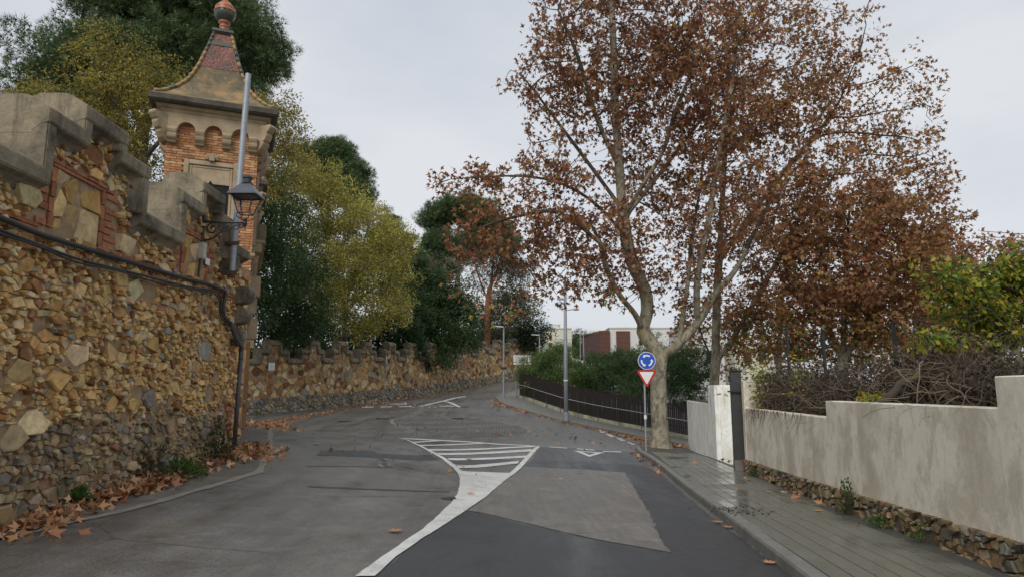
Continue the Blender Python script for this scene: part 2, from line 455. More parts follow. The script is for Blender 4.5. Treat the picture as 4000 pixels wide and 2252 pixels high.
# ------------------------------------------------------------------ the lie of the land (thin plate through levelled points)
LEVELS = [(0, 0, 0), (0, -6, .1), (-5, -6, .1), (4, -6, .1), (0, 6, -.222), (0, 12, -.43), (0, 18, -.60), (2.6, 6.45, -.24), (4.0, 18, -.66),
          (4.4, 6.1, -.25), (5.9, 17, -.62), (6.6, 22, -.78), (7.3, 28.2, -1.0), (5, 25, -.85), (-1.4, 18, -.55),
          (-5.49, 7.45, 0), (-5.56, 9.64, .11), (-5.68, 13.7, .29), (-6.2, 15.3, .5), (-5.4, 5, -.05), (-3.2, 12, -.12), (-8, 21, .42), (-3.8, 20, -.1),
          (12, 10, -.4), (12, 22, -1.1), (-12, 10, .3)]
LEVELS += [at(*p) for p in ((947, 1620, 42), (1203, 1597, 46), (1496, 1565, 54), (1692, 1541, 61), (1832, 1518, 67), (2018, 1480, 75),
           (1300, 1660, 34), (1100, 1700, 27),
           (2034, 1560, 48), (2214, 1618, 42.5), (2375, 1658, 39.8), (2523, 1686, 37.5), (2707, 1726, 35.5),
           (1935, 1558, 46), (2040, 1603, 42), (2215, 1650, 38.5), (2393, 1688, 35.2), (2523, 1716, 33),
           (1790, 1660, 34), (1525, 1650, 34), (2075, 1690, 31.5), (1750, 1625, 37.5), (1850, 1705, 30),
           (1600, 1580, 48), (1558, 1712, 25), (2108, 1743, 24.5), (1900, 1500, 66))]
LEVELS += [(14, 32, -1.6), (22, 28, -2.3), (22, 40, -1.8), (10, 48, -.5), (8, 78, 2.6), (12, 62, 1.2), (-20, 40, .2), (2, 90, 4.2)]
PT = np.array(LEVELS)
def tps_k(d2): return np.where(d2 > 0, .5 * d2 * np.log(d2 + 1e-12), 0)
def tps_fit(P, z, lam):
    n = len(P); d2 = ((P[:, None] - P[None]) ** 2).sum(-1)
    A = np.zeros((n + 3, n + 3)); A[:n, :n] = tps_k(d2) + lam * np.eye(n)
    A[:n, n] = 1; A[:n, n + 1:] = P; A[n, :n] = 1; A[n + 1:, :n] = P.T
    return np.linalg.solve(A, np.concatenate([z, [0, 0, 0]]))
TW = tps_fit(PT[:, :2] / 10, PT[:, 2], .03)
GX0, GX1, GY0, GY1, GS = -24.0, 26.0, -8.0, 92.0, .25
gxs = np.arange(GX0, GX1 + GS / 2, GS); gys = np.arange(GY0, GY1 + GS / 2, GS)
GXX, GYY = np.meshgrid(gxs, gys)
Q = np.stack([GXX.ravel(), GYY.ravel()], 1) / 10
n_ = len(PT)
GZ = np.zeros(len(Q))
for i_ in range(n_): GZ += TW[i_] * tps_k(((Q - PT[i_, :2] / 10) ** 2).sum(1))
GZ += TW[n_] + Q @ TW[n_ + 1:]
GZ = GZ.reshape(GXX.shape)
def gz(x, y):
    fx = min(max((x - GX0) / GS, 0), len(gxs) - 1.001); fy = min(max((y - GY0) / GS, 0), len(gys) - 1.001)
    i, j = int(fx), int(fy); a, b = fx - i, fy - j
    return (GZ[j, i] * (1 - a) + GZ[j, i + 1] * a) * (1 - b) + (GZ[j + 1, i] * (1 - a) + GZ[j + 1, i + 1] * a) * b
def gp(px, py, off=0.0):        # where the line of sight through a pixel meets the ground
    a, b = ray(px, py)
    d = 3.0; s = .25
    while d < 95:
        if CZ + b * d < gz(a * d, d) + off:
            lo, hi = d - s, d
            for _ in range(14):
                m = (lo + hi) / 2
                if CZ + b * m < gz(a * m, m) + off: hi = m
                else: lo = m
            return (a * hi, hi, gz(a * hi, hi))
        d += s
    return (a * 90, 90, gz(a * 90, 90))

def grid_mesh(name, xs, ys, Z, mat):
    nx, ny = len(xs), len(ys)
    XX, YY = np.meshgrid(xs, ys)
    V = np.stack([XX.ravel(), YY.ravel(), Z.ravel()], 1)
    i, j = np.meshgrid(np.arange(nx - 1), np.arange(ny - 1))
    a = (j * nx + i).ravel()
    T = np.stack([a, a + 1, a + nx + 1, a + nx], 1)
    return np_mesh(name, V, T, None, mat, smooth=True)
road = grid_mesh('road', gxs, gys, GZ, M['asphalt']); road['kind'] = 'structure'

# the wide ground under and beyond it all, out to the horizon
bx = np.concatenate([np.linspace(-1500, -80, 14), np.linspace(-70, 70, 29), np.linspace(80, 1500, 14)])
by = np.concatenate([np.linspace(-300, -20, 5), np.linspace(-15, 150, 34), np.linspace(170, 1800, 14)])
BXX, BYY = np.meshgrid(bx, by)
BZ = np.where((BXX > -26) & (BXX < 28) & (BYY > -10) & (BYY < 94), -4.0, 0.0)
BZ += np.where(BYY > 94, np.clip((BYY - 94) * .05, 0, 3.0), 0)
BZ += np.where((BXX > 28), -3.2, 0)
ground = grid_mesh('ground', bx, by, BZ - .6, M['grass_ground']); ground['kind'] = 'structure'

def sheet(name, poly, mat, off, parent=None, hole=None, step=.6, px=True, kind='structure', rag=.016):
    loops = []
    for lp in ([poly] + ([hole] if hole else [])):
        q = [Vector((gp(*p)[0], gp(*p)[1], 0)) if px else Vector((p[0], p[1], 0)) for p in lp]
        if rag:
            o_ = []
            for i_ in range(len(q)):
                a_, b_ = q[i_], q[(i_ + 1) % len(q)]; n_s = max(1, int((b_ - a_).length / .16))
                for k_ in range(n_s):
                    p_ = a_.lerp(b_, k_ / n_s); o_.append(p_ + Vector((rnd.gauss(0, rag), rnd.gauss(0, rag), 0)))
            q = o_
        loops.append(q)
    flat = [v for lp in loops for v in lp]
    T = np.array(tessellate_polygon(loops)); V = np.array([(v.x, v.y) for v in flat])
    tri = V[T]
    for _ in range(7):
        e = np.linalg.norm(tri - np.roll(tri, 1, axis=1), axis=2).max(1)
        big = e > step
        if not big.any(): break
        t = tri[big]; m = (t + np.roll(t, -1, axis=1)) / 2
        new = np.concatenate([np.stack([t[:, 0], m[:, 0], m[:, 2]], 1), np.stack([m[:, 0], t[:, 1], m[:, 1]], 1),
                              np.stack([m[:, 2], m[:, 1], t[:, 2]], 1), np.stack([m[:, 0], m[:, 1], m[:, 2]], 1)])
        tri = np.concatenate([tri[~big], new])
    P = tri.reshape(-1, 2)
    z = np.array([gz(x, y) for x, y in P]) + off
    a = (tri[:, 1] - tri[:, 0]); b = (tri[:, 2] - tri[:, 0])
    flip = (a[:, 0] * b[:, 1] - a[:, 1] * b[:, 0]) < 0
    idx = np.arange(len(P)).reshape(-1, 3); idx[flip] = idx[flip][:, ::-1]
    o = np_mesh(name, np.column_stack([P, z]), idx, None, mat, parent)
    if kind: o['kind'] = kind
    return o
z8 = lambda pts: [(1200 + x * .6211, 1550 + y * .6211) for x, y in pts]
z5 = lambda pts: [(900 + x * .4658, 1150 + y * .4658) for x, y in pts]

# patches of other asphalt
sheet('dark_asphalt_patch', z8([(430, 1132), (560, 1012), (720, 902), (900, 785), (1000, 712), (1130, 738), (1500, 828), (1820, 900), (2290, 984), (2230, 900), (2160, 740), (2100, 640),
      (2040, 540), (2000, 472), (1780, 452), (1372, 432), (1400, 402), (1760, 405), (2100, 425), (2200, 460), (2330, 570), (2576, 778), (3060, 1132)]), M['asphalt_dark'], .005)
sheet('worn_asphalt_patch', z8([(1010, 714), (1130, 626), (1270, 505), (1376, 436), (1780, 456), (1996, 476), (2036, 542), (2095, 642), (2155, 742), (2225, 902), (2280, 978), (1820, 895), (1500, 823), (1130, 733)]), M['asphalt_light'], .008, rag=.012)
sheet('asphalt_trench', z8([(85, 335), (420, 337), (430, 350), (780, 362), (840, 395), (430, 378), (60, 368)]), M['asphalt_dark'], .005)
sheet('asphalt_trench', z8([(850, 372), (1100, 384), (1390, 400), (1376, 424), (1000, 420), (890, 412)]), M['asphalt_mid'], .005)
sheet('asphalt_patch', z8([(1468, 312), (1700, 320), (2075, 346), (2190, 435), (1760, 402), (1406, 399)]), M['asphalt_mid'], .005)
sheet('asphalt_seam', z8([(0, 557), (330, 572), (900, 592), (900, 598), (330, 580), (0, 565)]), M['asphalt_dark'], .005)
sheet('asphalt_seam', z8([(450, 376), (475, 376), (520, 440), (495, 440)]), M['asphalt_mid'], .005)
sheet('asphalt_seam', z8([(0, 434), (540, 440), (540, 444), (0, 438)]), M['asphalt_mid'], .005)
sheet('asphalt_patch', z5([(2185, 958), (2215, 920), (2235, 880), (2245, 880), (2225, 925), (2195, 960)]), M['asphalt_dark'], .005)

# old concrete gutter and gritty verge at the foot of the castle wall
gut = [(1050, 1660), (1056, 1677), (1055, 1720), (1049, 1771), (1010, 1841), (893, 1879), (720, 1928), (544, 1980), (300, 2035), (0, 2100), (-200, 2150)]
sheet('verge', gut + [(-200, 2080), (0, 2040), (450, 1890), (880, 1745), (930, 1690)], M['verge'], .005)
def strip(px_pts, w):
    g = [Vector(gp(*p)[:2]) for p in px_pts]; L_, R_ = [], []
    for i, p in enumerate(g):
        t = (g[min(i + 1, len(g) - 1)] - g[max(i - 1, 0)]).normalized(); L_.append(tuple(p + Vector((-t.y, t.x)) * w / 2)); R_.append(tuple(p - Vector((-t.y, t.x)) * w / 2))
    return L_ + R_[::-1]
sheet('gutter_strip', strip(gut, .13), M['kerb_ring'], .01, px=False)
# roundabout of cobbles with a pale rim
rc = []
for k in range(48):
    t = 2 * math.pi * k / 48
    rc.append((1798 + 268 * math.cos(t) + 26 * math.sin(t), 1664 + 36 * math.sin(t) + 16 * math.cos(t)))
sheet('roundabout_paving', rc, M['cobble'], .006)
def ring(px_pts, w):
    g = [Vector(gp(*p)[:2]) for p in px_pts]
    out = []
    for i, p in enumerate(g):
        t = (g[min(i + 1, len(g) - 1)] - g[max(i - 1, 0)]).normalized(); nn = Vector((-t.y, t.x))
        out.append((p, nn))
    return [tuple(p + nn * w / 2) for p, nn in out] + [tuple(p - nn * w / 2) for p, nn in reversed(out)]
sheet('roundabout_rim', ring([rc[k % 48] for k in range(-9, 8)], .11), M['kerb_ring'], .011, px=False)
sheet('roundabout_rim', ring([rc[k] for k in range(19, 33)], .17), M['kerb_ring'], .011, px=False)

# painted markings: each stroke its own sheet under the marking it belongs to
def marking(label, polys, name='road_marking', off=.012):
    c = gp(*polys[0][0][0] if isinstance(polys[0], tuple) else polys[0][0])
    e = empty(name, c); e['kind'] = 'structure'; e['label'] = label
    for p in polys:
        pl, hole = p if isinstance(p, tuple) else (p, None)
        sheet('painted_stroke', pl, M['paint'], off, e, hole, kind=None, rag=.004)
    return e
marking('white hatched splitter island tapering into the centre line', [
    z8([(570, 257), (700, 261), (1000, 277), (1190, 292), (1440, 306), (1440, 310), (1190, 298), (1000, 283), (690, 268), (600, 262)]),
    z8([(660, 281), (850, 270), (870, 274), (675, 288)]), z8([(700, 300), (1080, 288), (1110, 293), (715, 307)]),
    z8([(755, 326), (1430, 306.5), (1432, 313), (775, 336)]), z8([(815, 352), (1410, 327), (1413, 341), (830, 363)]),
    z8([(880, 384), (1378, 367), (1376, 380), (895, 396)]), z8([(937, 431), (1335, 400), (1325, 416), (955, 446)])])
marking('broad white line curving from the hatched island to the bottom of the picture', [
    z8([(568, 257.5), (600, 262.5), (690, 295), (790, 342), (870, 385), (935, 430), (975, 466), (1120, 472), (1270, 478), (1350, 402), (1442, 310), (1468, 310), (1390, 395), (1270, 505), (1130, 625), (1010, 708),
        (900, 782), (720, 898), (560, 1008), (425, 1132), (300, 1132), (440, 1032), (600, 920), (730, 830), (820, 752), (910, 660), (945, 610), (958, 560), (960, 520), (950, 485), (915, 442), (850, 390), (760, 340), (660, 290)])], off=.016)
marking('white give-way triangle painted on the right lane', [(z8([(1675, 336), (1873, 349), (1775, 376)]), z8([(1728, 344.5), (1818, 350.5), (1775, 363)]))])
marking('thin white broken give-way line across the right lane', [z8([(1520, 311), (1635, 318.5), (1635, 323), (1520, 315)]), z8([(1695, 322), (1810, 331), (1808, 336), (1693, 327)]), z8([(1860, 338), (1975, 342), (1975, 347), (1860, 343)])])
marking('row of white dashes at the mouth of the right-hand street', [z8(p) for p in (
    [(1752, 178), (1785, 181), (1815, 195), (1785, 196)], [(1813, 204), (1850, 207), (1885, 222), (1850, 224)], [(1868, 228), (1903, 232), (1943, 250), (1910, 250)],
    [(1938, 254), (1970, 257), (2010, 276), (1975, 275)], [(2000, 280), (2020, 282), (2068, 300), (2045, 299)])])
marking('white dash behind the plane trunk beside the white wall', [z8([(2315, 303), (2350, 305), (2400, 318), (2335, 320)])])
marking('white dashes of the far give-way line', [z5(p) for p in ([(1110, 938), (1203, 937), (1195, 945), (1100, 946)], [(1255, 936), (1360, 934), (1350, 942), (1258, 944)], [(1415, 934), (1525, 932), (1515, 940), (1412, 941)])])
marking('white give-way triangle painted on the far road', [(z5([(1305, 919), (1470, 901), (1485, 919)]), z5([(1370, 914.5), (1460, 905.5), (1468, 914)]))])
marking('white forked line where the far road splits', [z5([(1575, 936), (1780, 886), (1880, 862), (1975, 848), (1975, 854), (1890, 868), (1800, 892), (1640, 930), (1600, 938)]),
    z5([(1785, 897), (1803, 893), (1935, 942), (1900, 939)]), z5([(1755, 931), (1872, 931), (1885, 936), (1755, 936)])])
for px, py, lb in ((1347, 1644, 'round iron manhole cover left of the roundabout paving, nearest the wall'), (1496, 1633, 'round iron manhole cover above the left rim of the roundabout'), (1785, 1632, 'round iron manhole cover on the far side of the roundabout')):
    x, y, z = gp(px, py)
    m = MB()
    m.lathe([(.36, -.01), (.36, .02), (.3, .02), (.29, .014), (.2, .014), (.19, .02), (.02, .02)], (x, y, z), 24)
    tag(m.build('manhole_cover', M['iron']), lb, 'manhole cover', 'manhole covers')
x, y, z = gp(1766, 1948)
m = MB(); m.lathe([(.13, -.01), (.13, .022), (.1, .022), (.09, .014), (.01, .014)], (x - .06, y, z), 18)
tag(m.build('valve_cover', M['iron']), 'small dark valve cover at the edge of the curved white line', 'valve cover')

# ------------------------------------------------------------------ pavements
XW = lambda d: 3.58 + .131 * d          # face of the boundary wall on the right
def curve_pts(pts, n):
    out = []
    P = [Vector(p[:2]) for p in pts]
    Ls = [0]
    for a, b in zip(P, P[1:]): Ls.append(Ls[-1] + (b - a).length)
    for k in range(n + 1):
        s = Ls[-1] * k / n
        i = max(j for j in range(len(Ls)) if Ls[j] <= s + 1e-9); i = min(i, len(P) - 2)
        out.append(P[i].lerp(P[i + 1], (s - Ls[i]) / max(1e-9, Ls[i + 1] - Ls[i])))
    return out
def pavement(name, kerb, back, h, n=40, mat='joint', kerb_label=None):
    A, B = curve_pts(kerb, n), curve_pts(back, n)
    m = MB(); k = MB()
    for i in range(n):
        for j in range(6):
            q = []
            for (ii, jj) in ((i, j), (i + 1, j), (i + 1, j + 1), (i, j + 1)):
                p = A[ii].lerp(B[ii], jj / 6); q.append((p.x, p.y, gz(p.x, p.y) + h))
            m.add(q, [(3, 2, 1, 0)])
    o = m.build(name, M[mat]); o['kind'] = 'structure'
    # kerb stones
    tot = sum((A[i + 1] - A[i]).length for i in range(n)); nk = max(4, int(tot / 1.0))
    C = curve_pts([(p.x, p.y) for p in A], nk)
    for i in range(nk):
        a, b = C[i], C[i + 1]
        t = (b - a).normalized(); nn = Vector((t.y, -t.x))
        mid = B[min(n, int((i + .5) / nk * n))]
        if (mid - a).dot(nn) < 0: nn = -nn
        a2, b2 = a + t * .004, b - t * .004
        kk = MB(); vs = []
        for p in (a2, b2):
            g = gz(p.x, p.y)
            for off, z in ((-.025, -.2), (-.015, h - .02), (.0, h + .006), (.14, h + .006), (.14, -.2)):
                w = p + nn * off; vs.append((w.x, w.y, g + z))
        kk.add(vs, [(j, (j + 1) % 5, 5 + (j + 1) % 5, 5 + j) for j in range(5)] + [(0, 1, 2, 3, 4), (9, 8, 7, 6, 5)])
        kk.build('kerb_stone', M['kerb'], o, world=False)
    return o
kerb_near = [(1.55, -2), gp(3099, 2252)[:2], gp(2800, 2008)[:2], gp(2600, 1845)[:2], gp(2545, 1802)[:2], gp(2494, 1770)[:2], gp(2484, 1754)[:2]]
bk = kerb_near[-1]
back_near = [(XW(-2), -2), (XW(6), 6), (XW(12), 12), (XW(18), 18), (XW(22), 22), (XW(26), 26), (XW(28.2), 28.2)]
PAVE_H = .12
near_pave = pavement('pavement', kerb_near, back_near, PAVE_H, 60)
# individual pavers in rows parallel to the kerb
A_, B_ = Vector(gp(3099, 2252)[:2]), Vector(gp(2600, 1845)[:2])
kd = (B_ - A_).normalized(); kn = Vector((kd.y, -kd.x))
pm = MB(); w_, l_, th = .188, .3996, .04
pm.add([(-w_ / 2, -l_ / 2, -.03), (w_ / 2, -l_ / 2, -.03), (w_ / 2, l_ / 2, -.03), (-w_ / 2, l_ / 2, -.03),
        (-w_ / 2, -l_ / 2, .006), (w_ / 2, -l_ / 2, .006), (w_ / 2, l_ / 2, .006), (-w_ / 2, l_ / 2, .006),
        (-w_ / 2 + .008, -l_ / 2 + .0006, .011), (w_ / 2 - .008, -l_ / 2 + .0006, .011), (w_ / 2 - .008, l_ / 2 - .0006, .011), (-w_ / 2 + .008, l_ / 2 - .0006, .011)],
       [(0, 1, 5, 4), (1, 2, 6, 5), (2, 3, 7, 6), (3, 0, 4, 7), (4, 5, 9, 8), (5, 6, 10, 9), (6, 7, 11, 10), (7, 4, 8, 11), (8, 9, 10, 11)])
slots = []
for r in range(12):
    for k in range(-8, 62):
        c = A_ + kn * (.16 + .1 + r * .2) + kd * (k * .4)
        if c.x + .11 > XW(c.y) - .08 or c.y > 24.6 or c.y < 2.0: continue
        slots.append((c, r))
slots.sort(key=lambda s: s[0].length if s[0].y > 5.2 else 99)
pave_me = None; rest = MB()
for i, (c, r) in enumerate(slots):
    p, q = c + kd * .2, c - kd * .2
    ty = Vector((p.x - q.x, p.y - q.y, gz(p.x, p.y) - gz(q.x, q.y))).normalized()
    p, q = c + kn * .1, c - kn * .1
    tx = Vector((p.x - q.x, p.y - q.y, gz(p.x, p.y) - gz(q.x, q.y))).normalized()
    tz = tx.cross(ty).normalized()
    dz = rnd.uniform(-.0008, .0008)
    MM = Matrix(((tx.x, ty.x, tz.x, c.x), (tx.y, ty.y, tz.y, c.y), (tx.z, ty.z, tz.z, gz(c.x, c.y) + PAVE_H + dz), (0, 0, 0, 1)))
    if i < 290:
        if pave_me is None:
            o = pm.build('paver', M['paver'], near_pave, world=False); pave_me = o.data
        else: o = link('paver', pave_me, None, near_pave)
        o.matrix_local = MM
    else: rest.add([MM @ Vector(v) for v in pm.v], pm.f)
o = rest.build('pavers', M['paver'], near_pave, kind='stuff', world=False)
# bare earth round the plane trunk
tx_, ty_, tz_ = gp(2580, 1738)
m = MB(); ring_ = [(tx_ + .1 + 1.0 * math.cos(a) * (1 + .1 * math.sin(3 * a)), ty_ - .1 + .95 * math.sin(a)) for a in np.linspace(0, 2 * math.pi, 20)[:-1]]
m.add([(x, y, gz(x, y) + PAVE_H + .014 + .0 * i) for i, (x, y) in enumerate(ring_)] + [(tx_, ty_, gz(tx_, ty_) + PAVE_H + .06)], [(i, (i + 1) % 19, 19) for i in range(19)])
o = m.build('tree_pit_earth', M['earth']); o['kind'] = 'structure'
# the pavement along the brown fence
FENCE = [at(2030, 1553, 48.6), at(2034, 1553, 48), at(2110, 1580, 45), at(2214, 1612, 42.3), at(2375, 1652, 39.6), at(2523, 1679, 37.4), at(2707, 1719, 35.4)]
FENCE = [(p[0], p[1]) for p in FENCE] + [(12.0, 32.6), (15.5, 29.6)]
kerb_far = [gp(2060, 1512)[:2], gp(2010, 1528)[:2], gp(1950, 1545)[:2], gp(1935, 1556)[:2], gp(1955, 1577)[:2], gp(2040, 1602)[:2], gp(2215, 1649)[:2], gp(2393, 1687)[:2], gp(2523, 1715)[:2], gp(2640, 1738)[:2], (10.5, 30.4), (13.8, 27.6)]
back_far = [(2.2, 60), (1.5, 54), (.9, 49.5)] + FENCE
far_pave = pavement('pavement', kerb_far, back_far, PAVE_H, 60, 'kerb')

# ------------------------------------------------------------------ stonework
def clip_half(poly, nx, ny, c):         # keep nx*x + ny*y <= c
    out = []
    for i in range(len(poly)):
        p, q = poly[i], poly[(i + 1) % len(poly)]
        dp, dq = nx * p[0] + ny * p[1] - c, nx * q[0] + ny * q[1] - c
        if dp <= 0: out.append(p)
        if (dp < 0 < dq) or (dq < 0 < dp):
            t = dp / (dp - dq); out.append((p[0] + (q[0] - p[0]) * t, p[1] + (q[1] - p[1]) * t))
    return out
def scatter(s0, s1, t0, t1, sizes, rr, tries, asp=1.0, md=.82):   # darts of several sizes, largest first
    G = {}; pts = []; cell = max(r for r, _ in sizes) * 2.05
    for r0, n in sizes:
        k = 0; miss = 0
        while k < n and miss < tries:
            s, t = rr.uniform(s0, s1), rr.uniform(t0, t1)
            r = r0 * rr.uniform(.75, 1.3)
            a, b = s / asp, t
            gi, gj = int(a // cell), int(b // cell); ok = True
            for i in (-1, 0, 1):
                for j in (-1, 0, 1):
                    for (x, y, q) in G.get((gi + i, gj + j), ()):
                        if (x - a) ** 2 + (y - b) ** 2 < ((q + r) * md) ** 2: ok = False; break
                    if not ok: break
                if not ok: break
            if ok:
                G.setdefault((gi, gj), []).append((a, b, r)); pts.append((s, t, r)); k += 1; miss = 0
            else: miss += 1
    return pts
def cells(pts, bounds, asp=1.0, nb=26):
    s0, s1, t0, t1 = bounds
    kd = KDTree(len(pts))
    for i, (s, t, r) in enumerate(pts): kd.insert((s / asp, t, 0), i)
    kd.balance(); out = []
    for i, (s, t, r) in enumerate(pts):
        a = s / asp; R_ = max(.25, r * 4)
        poly = [(a - R_, t - R_), (a + R_, t - R_), (a + R_, t + R_), (a - R_, t + R_)]
        for co, j, d in kd.find_n((a, t, 0), nb):
            if j == i: continue
            q = pts[j]; dx, dy = co[0] - a, co[1] - t
            c = (co[0] ** 2 + co[1] ** 2 - a * a - t * t - q[2] ** 2 + r * r) / 2
            poly = clip_half(poly, dx, dy, c)
            if len(poly) < 3: break
        if len(poly) >= 3:
            poly = clip_half(clip_half(clip_half(clip_half(poly, 1, 0, s1 / asp), -1, 0, -s0 / asp), 0, 1, t1), 0, -1, -t0)
        out.append([(x * asp, y) for x, y in poly] if len(poly) >= 3 else None)
    return out
def stone_geo(mb, poly, fn, rr, gap, proud, col):     # one bulging, chipped stone on the face fn(s, t, p)
    # drop slivers and soften corners
    P = []
    for i, p in enumerate(poly):
        q = poly[i - 1]
        if math.hypot(p[0] - q[0], p[1] - q[1]) > .012: P.append(p)
    if len(P) < 3: return False
    nmax = rr.choice((4, 4, 5, 5, 6)) if proud > .004 else 7
    while len(P) > nmax:                      # knock off the bluntest corners so that the stones stay angular
        k_ = min(range(len(P)), key=lambda i: abs((P[i][0] - P[i - 1][0]) * (P[(i + 1) % len(P)][1] - P[i - 1][1]) - (P[i][1] - P[i - 1][1]) * (P[(i + 1) % len(P)][0] - P[i - 1][0])))
        P.pop(k_)
    cx, cy = sum(p[0] for p in P) / len(P), sum(p[1] for p in P) / len(P)
    rad = sum(math.hypot(p[0] - cx, p[1] - cy) for p in P) / len(P)
    if rad < .025: return False
    n = len(P); sh = max(.55, 1 - gap / rad)
    tiltx, tilty = rr.uniform(-.3, .3), rr.uniform(-.35, .25)
    vs = []
    jit = [rr.uniform(.88, 1.1) for _ in P]
    for k, (sc, pp) in enumerate(((1.0, -.03), (.985, .75), (.86, 1.0))):
        for i, (x, y) in enumerate(P):
            dx, dy = (x - cx) * sh * sc * jit[i], (y - cy) * sh * sc * jit[i]
            p = -.03 if k == 0 else proud * pp + (tiltx * dx + tilty * dy) + rr.uniform(-.12, .12) * proud
            vs.append(fn(cx + dx, cy + dy, p))
    fs = [(k * n + i, k * n + (i + 1) % n, (k + 1) * n + (i + 1) % n, (k + 1) * n + i) for k in (0, 1) for i in range(n)]
    vs.append(fn(cx + rr.uniform(-.2, .2) * rad, cy + rr.uniform(-.2, .2) * rad, proud * rr.uniform(.95, 1.25)))
    fs += [(2 * n + i, 2 * n + (i + 1) % n, 3 * n) for i in range(n)]
    mb.add(vs, fs, col)
    return True
def lay(parent, polys, fn, rr, gap, proud, colfn, mats, nbig, name='stone', see=None):
    items = []
    for poly in polys:
        if poly is None: continue
        a = abs(sum(poly[i - 1][0] * poly[i][1] - poly[i][0] * poly[i - 1][1] for i in range(len(poly)))) / 2
        cx, cy = sum(p[0] for p in poly) / len(poly), sum(p[1] for p in poly) / len(poly)
        items.append((a * (see(cx, cy) if see else 1), cx, cy, poly))
    items.sort(key=lambda i: -i[0])
    rest = {}
    for k, (a, cx, cy, poly) in enumerate(items):
        col, mk = colfn(cx, cy, rr)
        pr = proud(cx, cy, rr)
        if k < nbig:
            m = MB()
            if stone_geo(m, poly, fn, rr, gap, pr, col): m.build(name, mats[mk], parent)
        else:
            stone_geo(rest.setdefault(mk, MB()), poly, fn, rr, gap, pr, col)
    for mk, m in rest.items():
        m.build('small_stones', mats[mk], parent, kind='stuff')

OCHRE = [((.58, .365, .14), 6), ((.6, .42, .19), 6), ((.61, .475, .28), 4), ((.48, .275, .1), 4), ((.22, .1, .042), 1.0), ((.32, .16, .06), 1.4), ((.3, .28, .23), .8), ((.4, .2, .11), .5)]
LOW = [((.38, .27, .14), 6), ((.27, .245, .19), 3), ((.42, .32, .19), 4), ((.3, .19, .1), 3), ((.35, .19, .12), 1), ((.2, .17, .13), 1.6), ((.44, .36, .26), 1)]
FARU = [((.44, .28, .12), 4), ((.5, .35, .17), 4), ((.54, .42, .25), 3), ((.3, .15, .06), 2.4), ((.17, .075, .035), 2.6), ((.26, .245, .21), 1.3), ((.42, .2, .11), .8)]
FARL = [((.24, .225, .19), 4), ((.33, .29, .22), 3), ((.4, .31, .19), 2), ((.17, .16, .14), 2), ((.3, .2, .11), 1.2)]
def pick(pal, rr):
    x = rr.uniform(0, sum(w for _, w in pal))
    for c, w in pal:
        x -= w
        if x <= 0: break
    k = rr.uniform(.78, 1.2)
    return tuple(v * k * rr.uniform(.94, 1.06) for v in c)

PROF_P = [(.2, 0), (.185, .02), (.0, .135), (-.1, .17), (-.4, .17), (-.5, .12), (-.52, .1), (-.52, -.16), (-.5, -.18), (-.45, -.23), (-.42, -.31), (.02, -.31), (.05, -.25), (.11, -.2), (.18, -.175), (.2, -.16)]
def coping_h(fr, s0, s1, zt, parent, sc=1.0):
    m = MB()
    m.prism([(p, zt + z * sc) for p, z in PROF_P], lambda p, z, s: fr(s, z, p), s0, s1)
    return m.build('coping_stone', M['coping'], parent, bevel=.01)
def coping_v(fr, s, z0, z1, sgn, parent, w=.24):  # moulded jamb down the side of a merlon; sgn = the way its outer face looks
    pr = [(0, .196), (0, -.516), (-w, -.516), (-w - .05, -.44), (-w - .05, .02), (-w, .07), (-w + .05, .14), (-w + .08, .196)]
    m = MB()
    m.prism([(s + sgn * a, p) for a, p in pr], lambda a, p, z: fr(a, z, p), z0, z1)
    return m.build('coping_jamb', M['coping'], parent, bevel=.016)
def merlon_set(fr, parent, bays, rr, thick=.4, core='mortar', lean=0.0):
    """bays: (kind, s0, s1, zt); the moulded coping follows the stepped outline"""
    for i, (s0, s1, zt) in enumerate(bays):
        zl = bays[i - 1][2] if i else zt
        zr = bays[i + 1][2] if i + 1 < len(bays) else zt
        a = s0 - (.14 if zl < zt - .1 else -.002); b = s1 + (.14 if zr < zt - .1 else -.002)
        coping_h(fr, a, b, zt + rr.uniform(-.008, .008), parent)
        if zl < zt - .1: coping_v(fr, s0 - .137, zl - .02, zt - .17, -1, parent)
        if zr < zt - .1: coping_v(fr, s1 + .137, zr - .02, zt - .17, 1, parent)
        m = MB(); m.prism([(s0 + .003, 0), (s1 - .003, 0), (s1 - .003, -thick), (s0 + .003, -thick)], lambda s, p, z: fr(s, z, p), 2.0 + min(zt - 5, 0), zt - .1)
        m.build('core', M[core], parent)

def bricks_row(fr, s0, s1, z0, z1, n, rows, parent, rr, p=.02, name='brick', vertical=False):
    ds, dz = (s1 - s0) / n, (z1 - z0) / rows
    for i in range(n):
        for j in range(rows):
            k = .006; m = MB(); c = rr.uniform(.75, 1.2); col = (.36 * c, .145 * c, .075 * c)
            pp = p + rr.uniform(-.008, .012)
            a, b, c0, d0 = s0 + i * ds + k, s0 + (i + 1) * ds - k, z0 + j * dz + k, z0 + (j + 1) * dz - k
            vs = [fr(a, c0, -.03), fr(b, c0, -.03), fr(b, d0, -.03), fr(a, d0, -.03), fr(a, c0, pp), fr(b, c0, pp), fr(b, d0, pp), fr(a, d0, pp)]
            m.add(vs, [(3, 2, 1, 0), (4, 5, 6, 7), (0, 1, 5, 4), (1, 2, 6, 5), (2, 3, 7, 6), (3, 0, 4, 7)], col)
            m.build(name, M['brick'], parent)

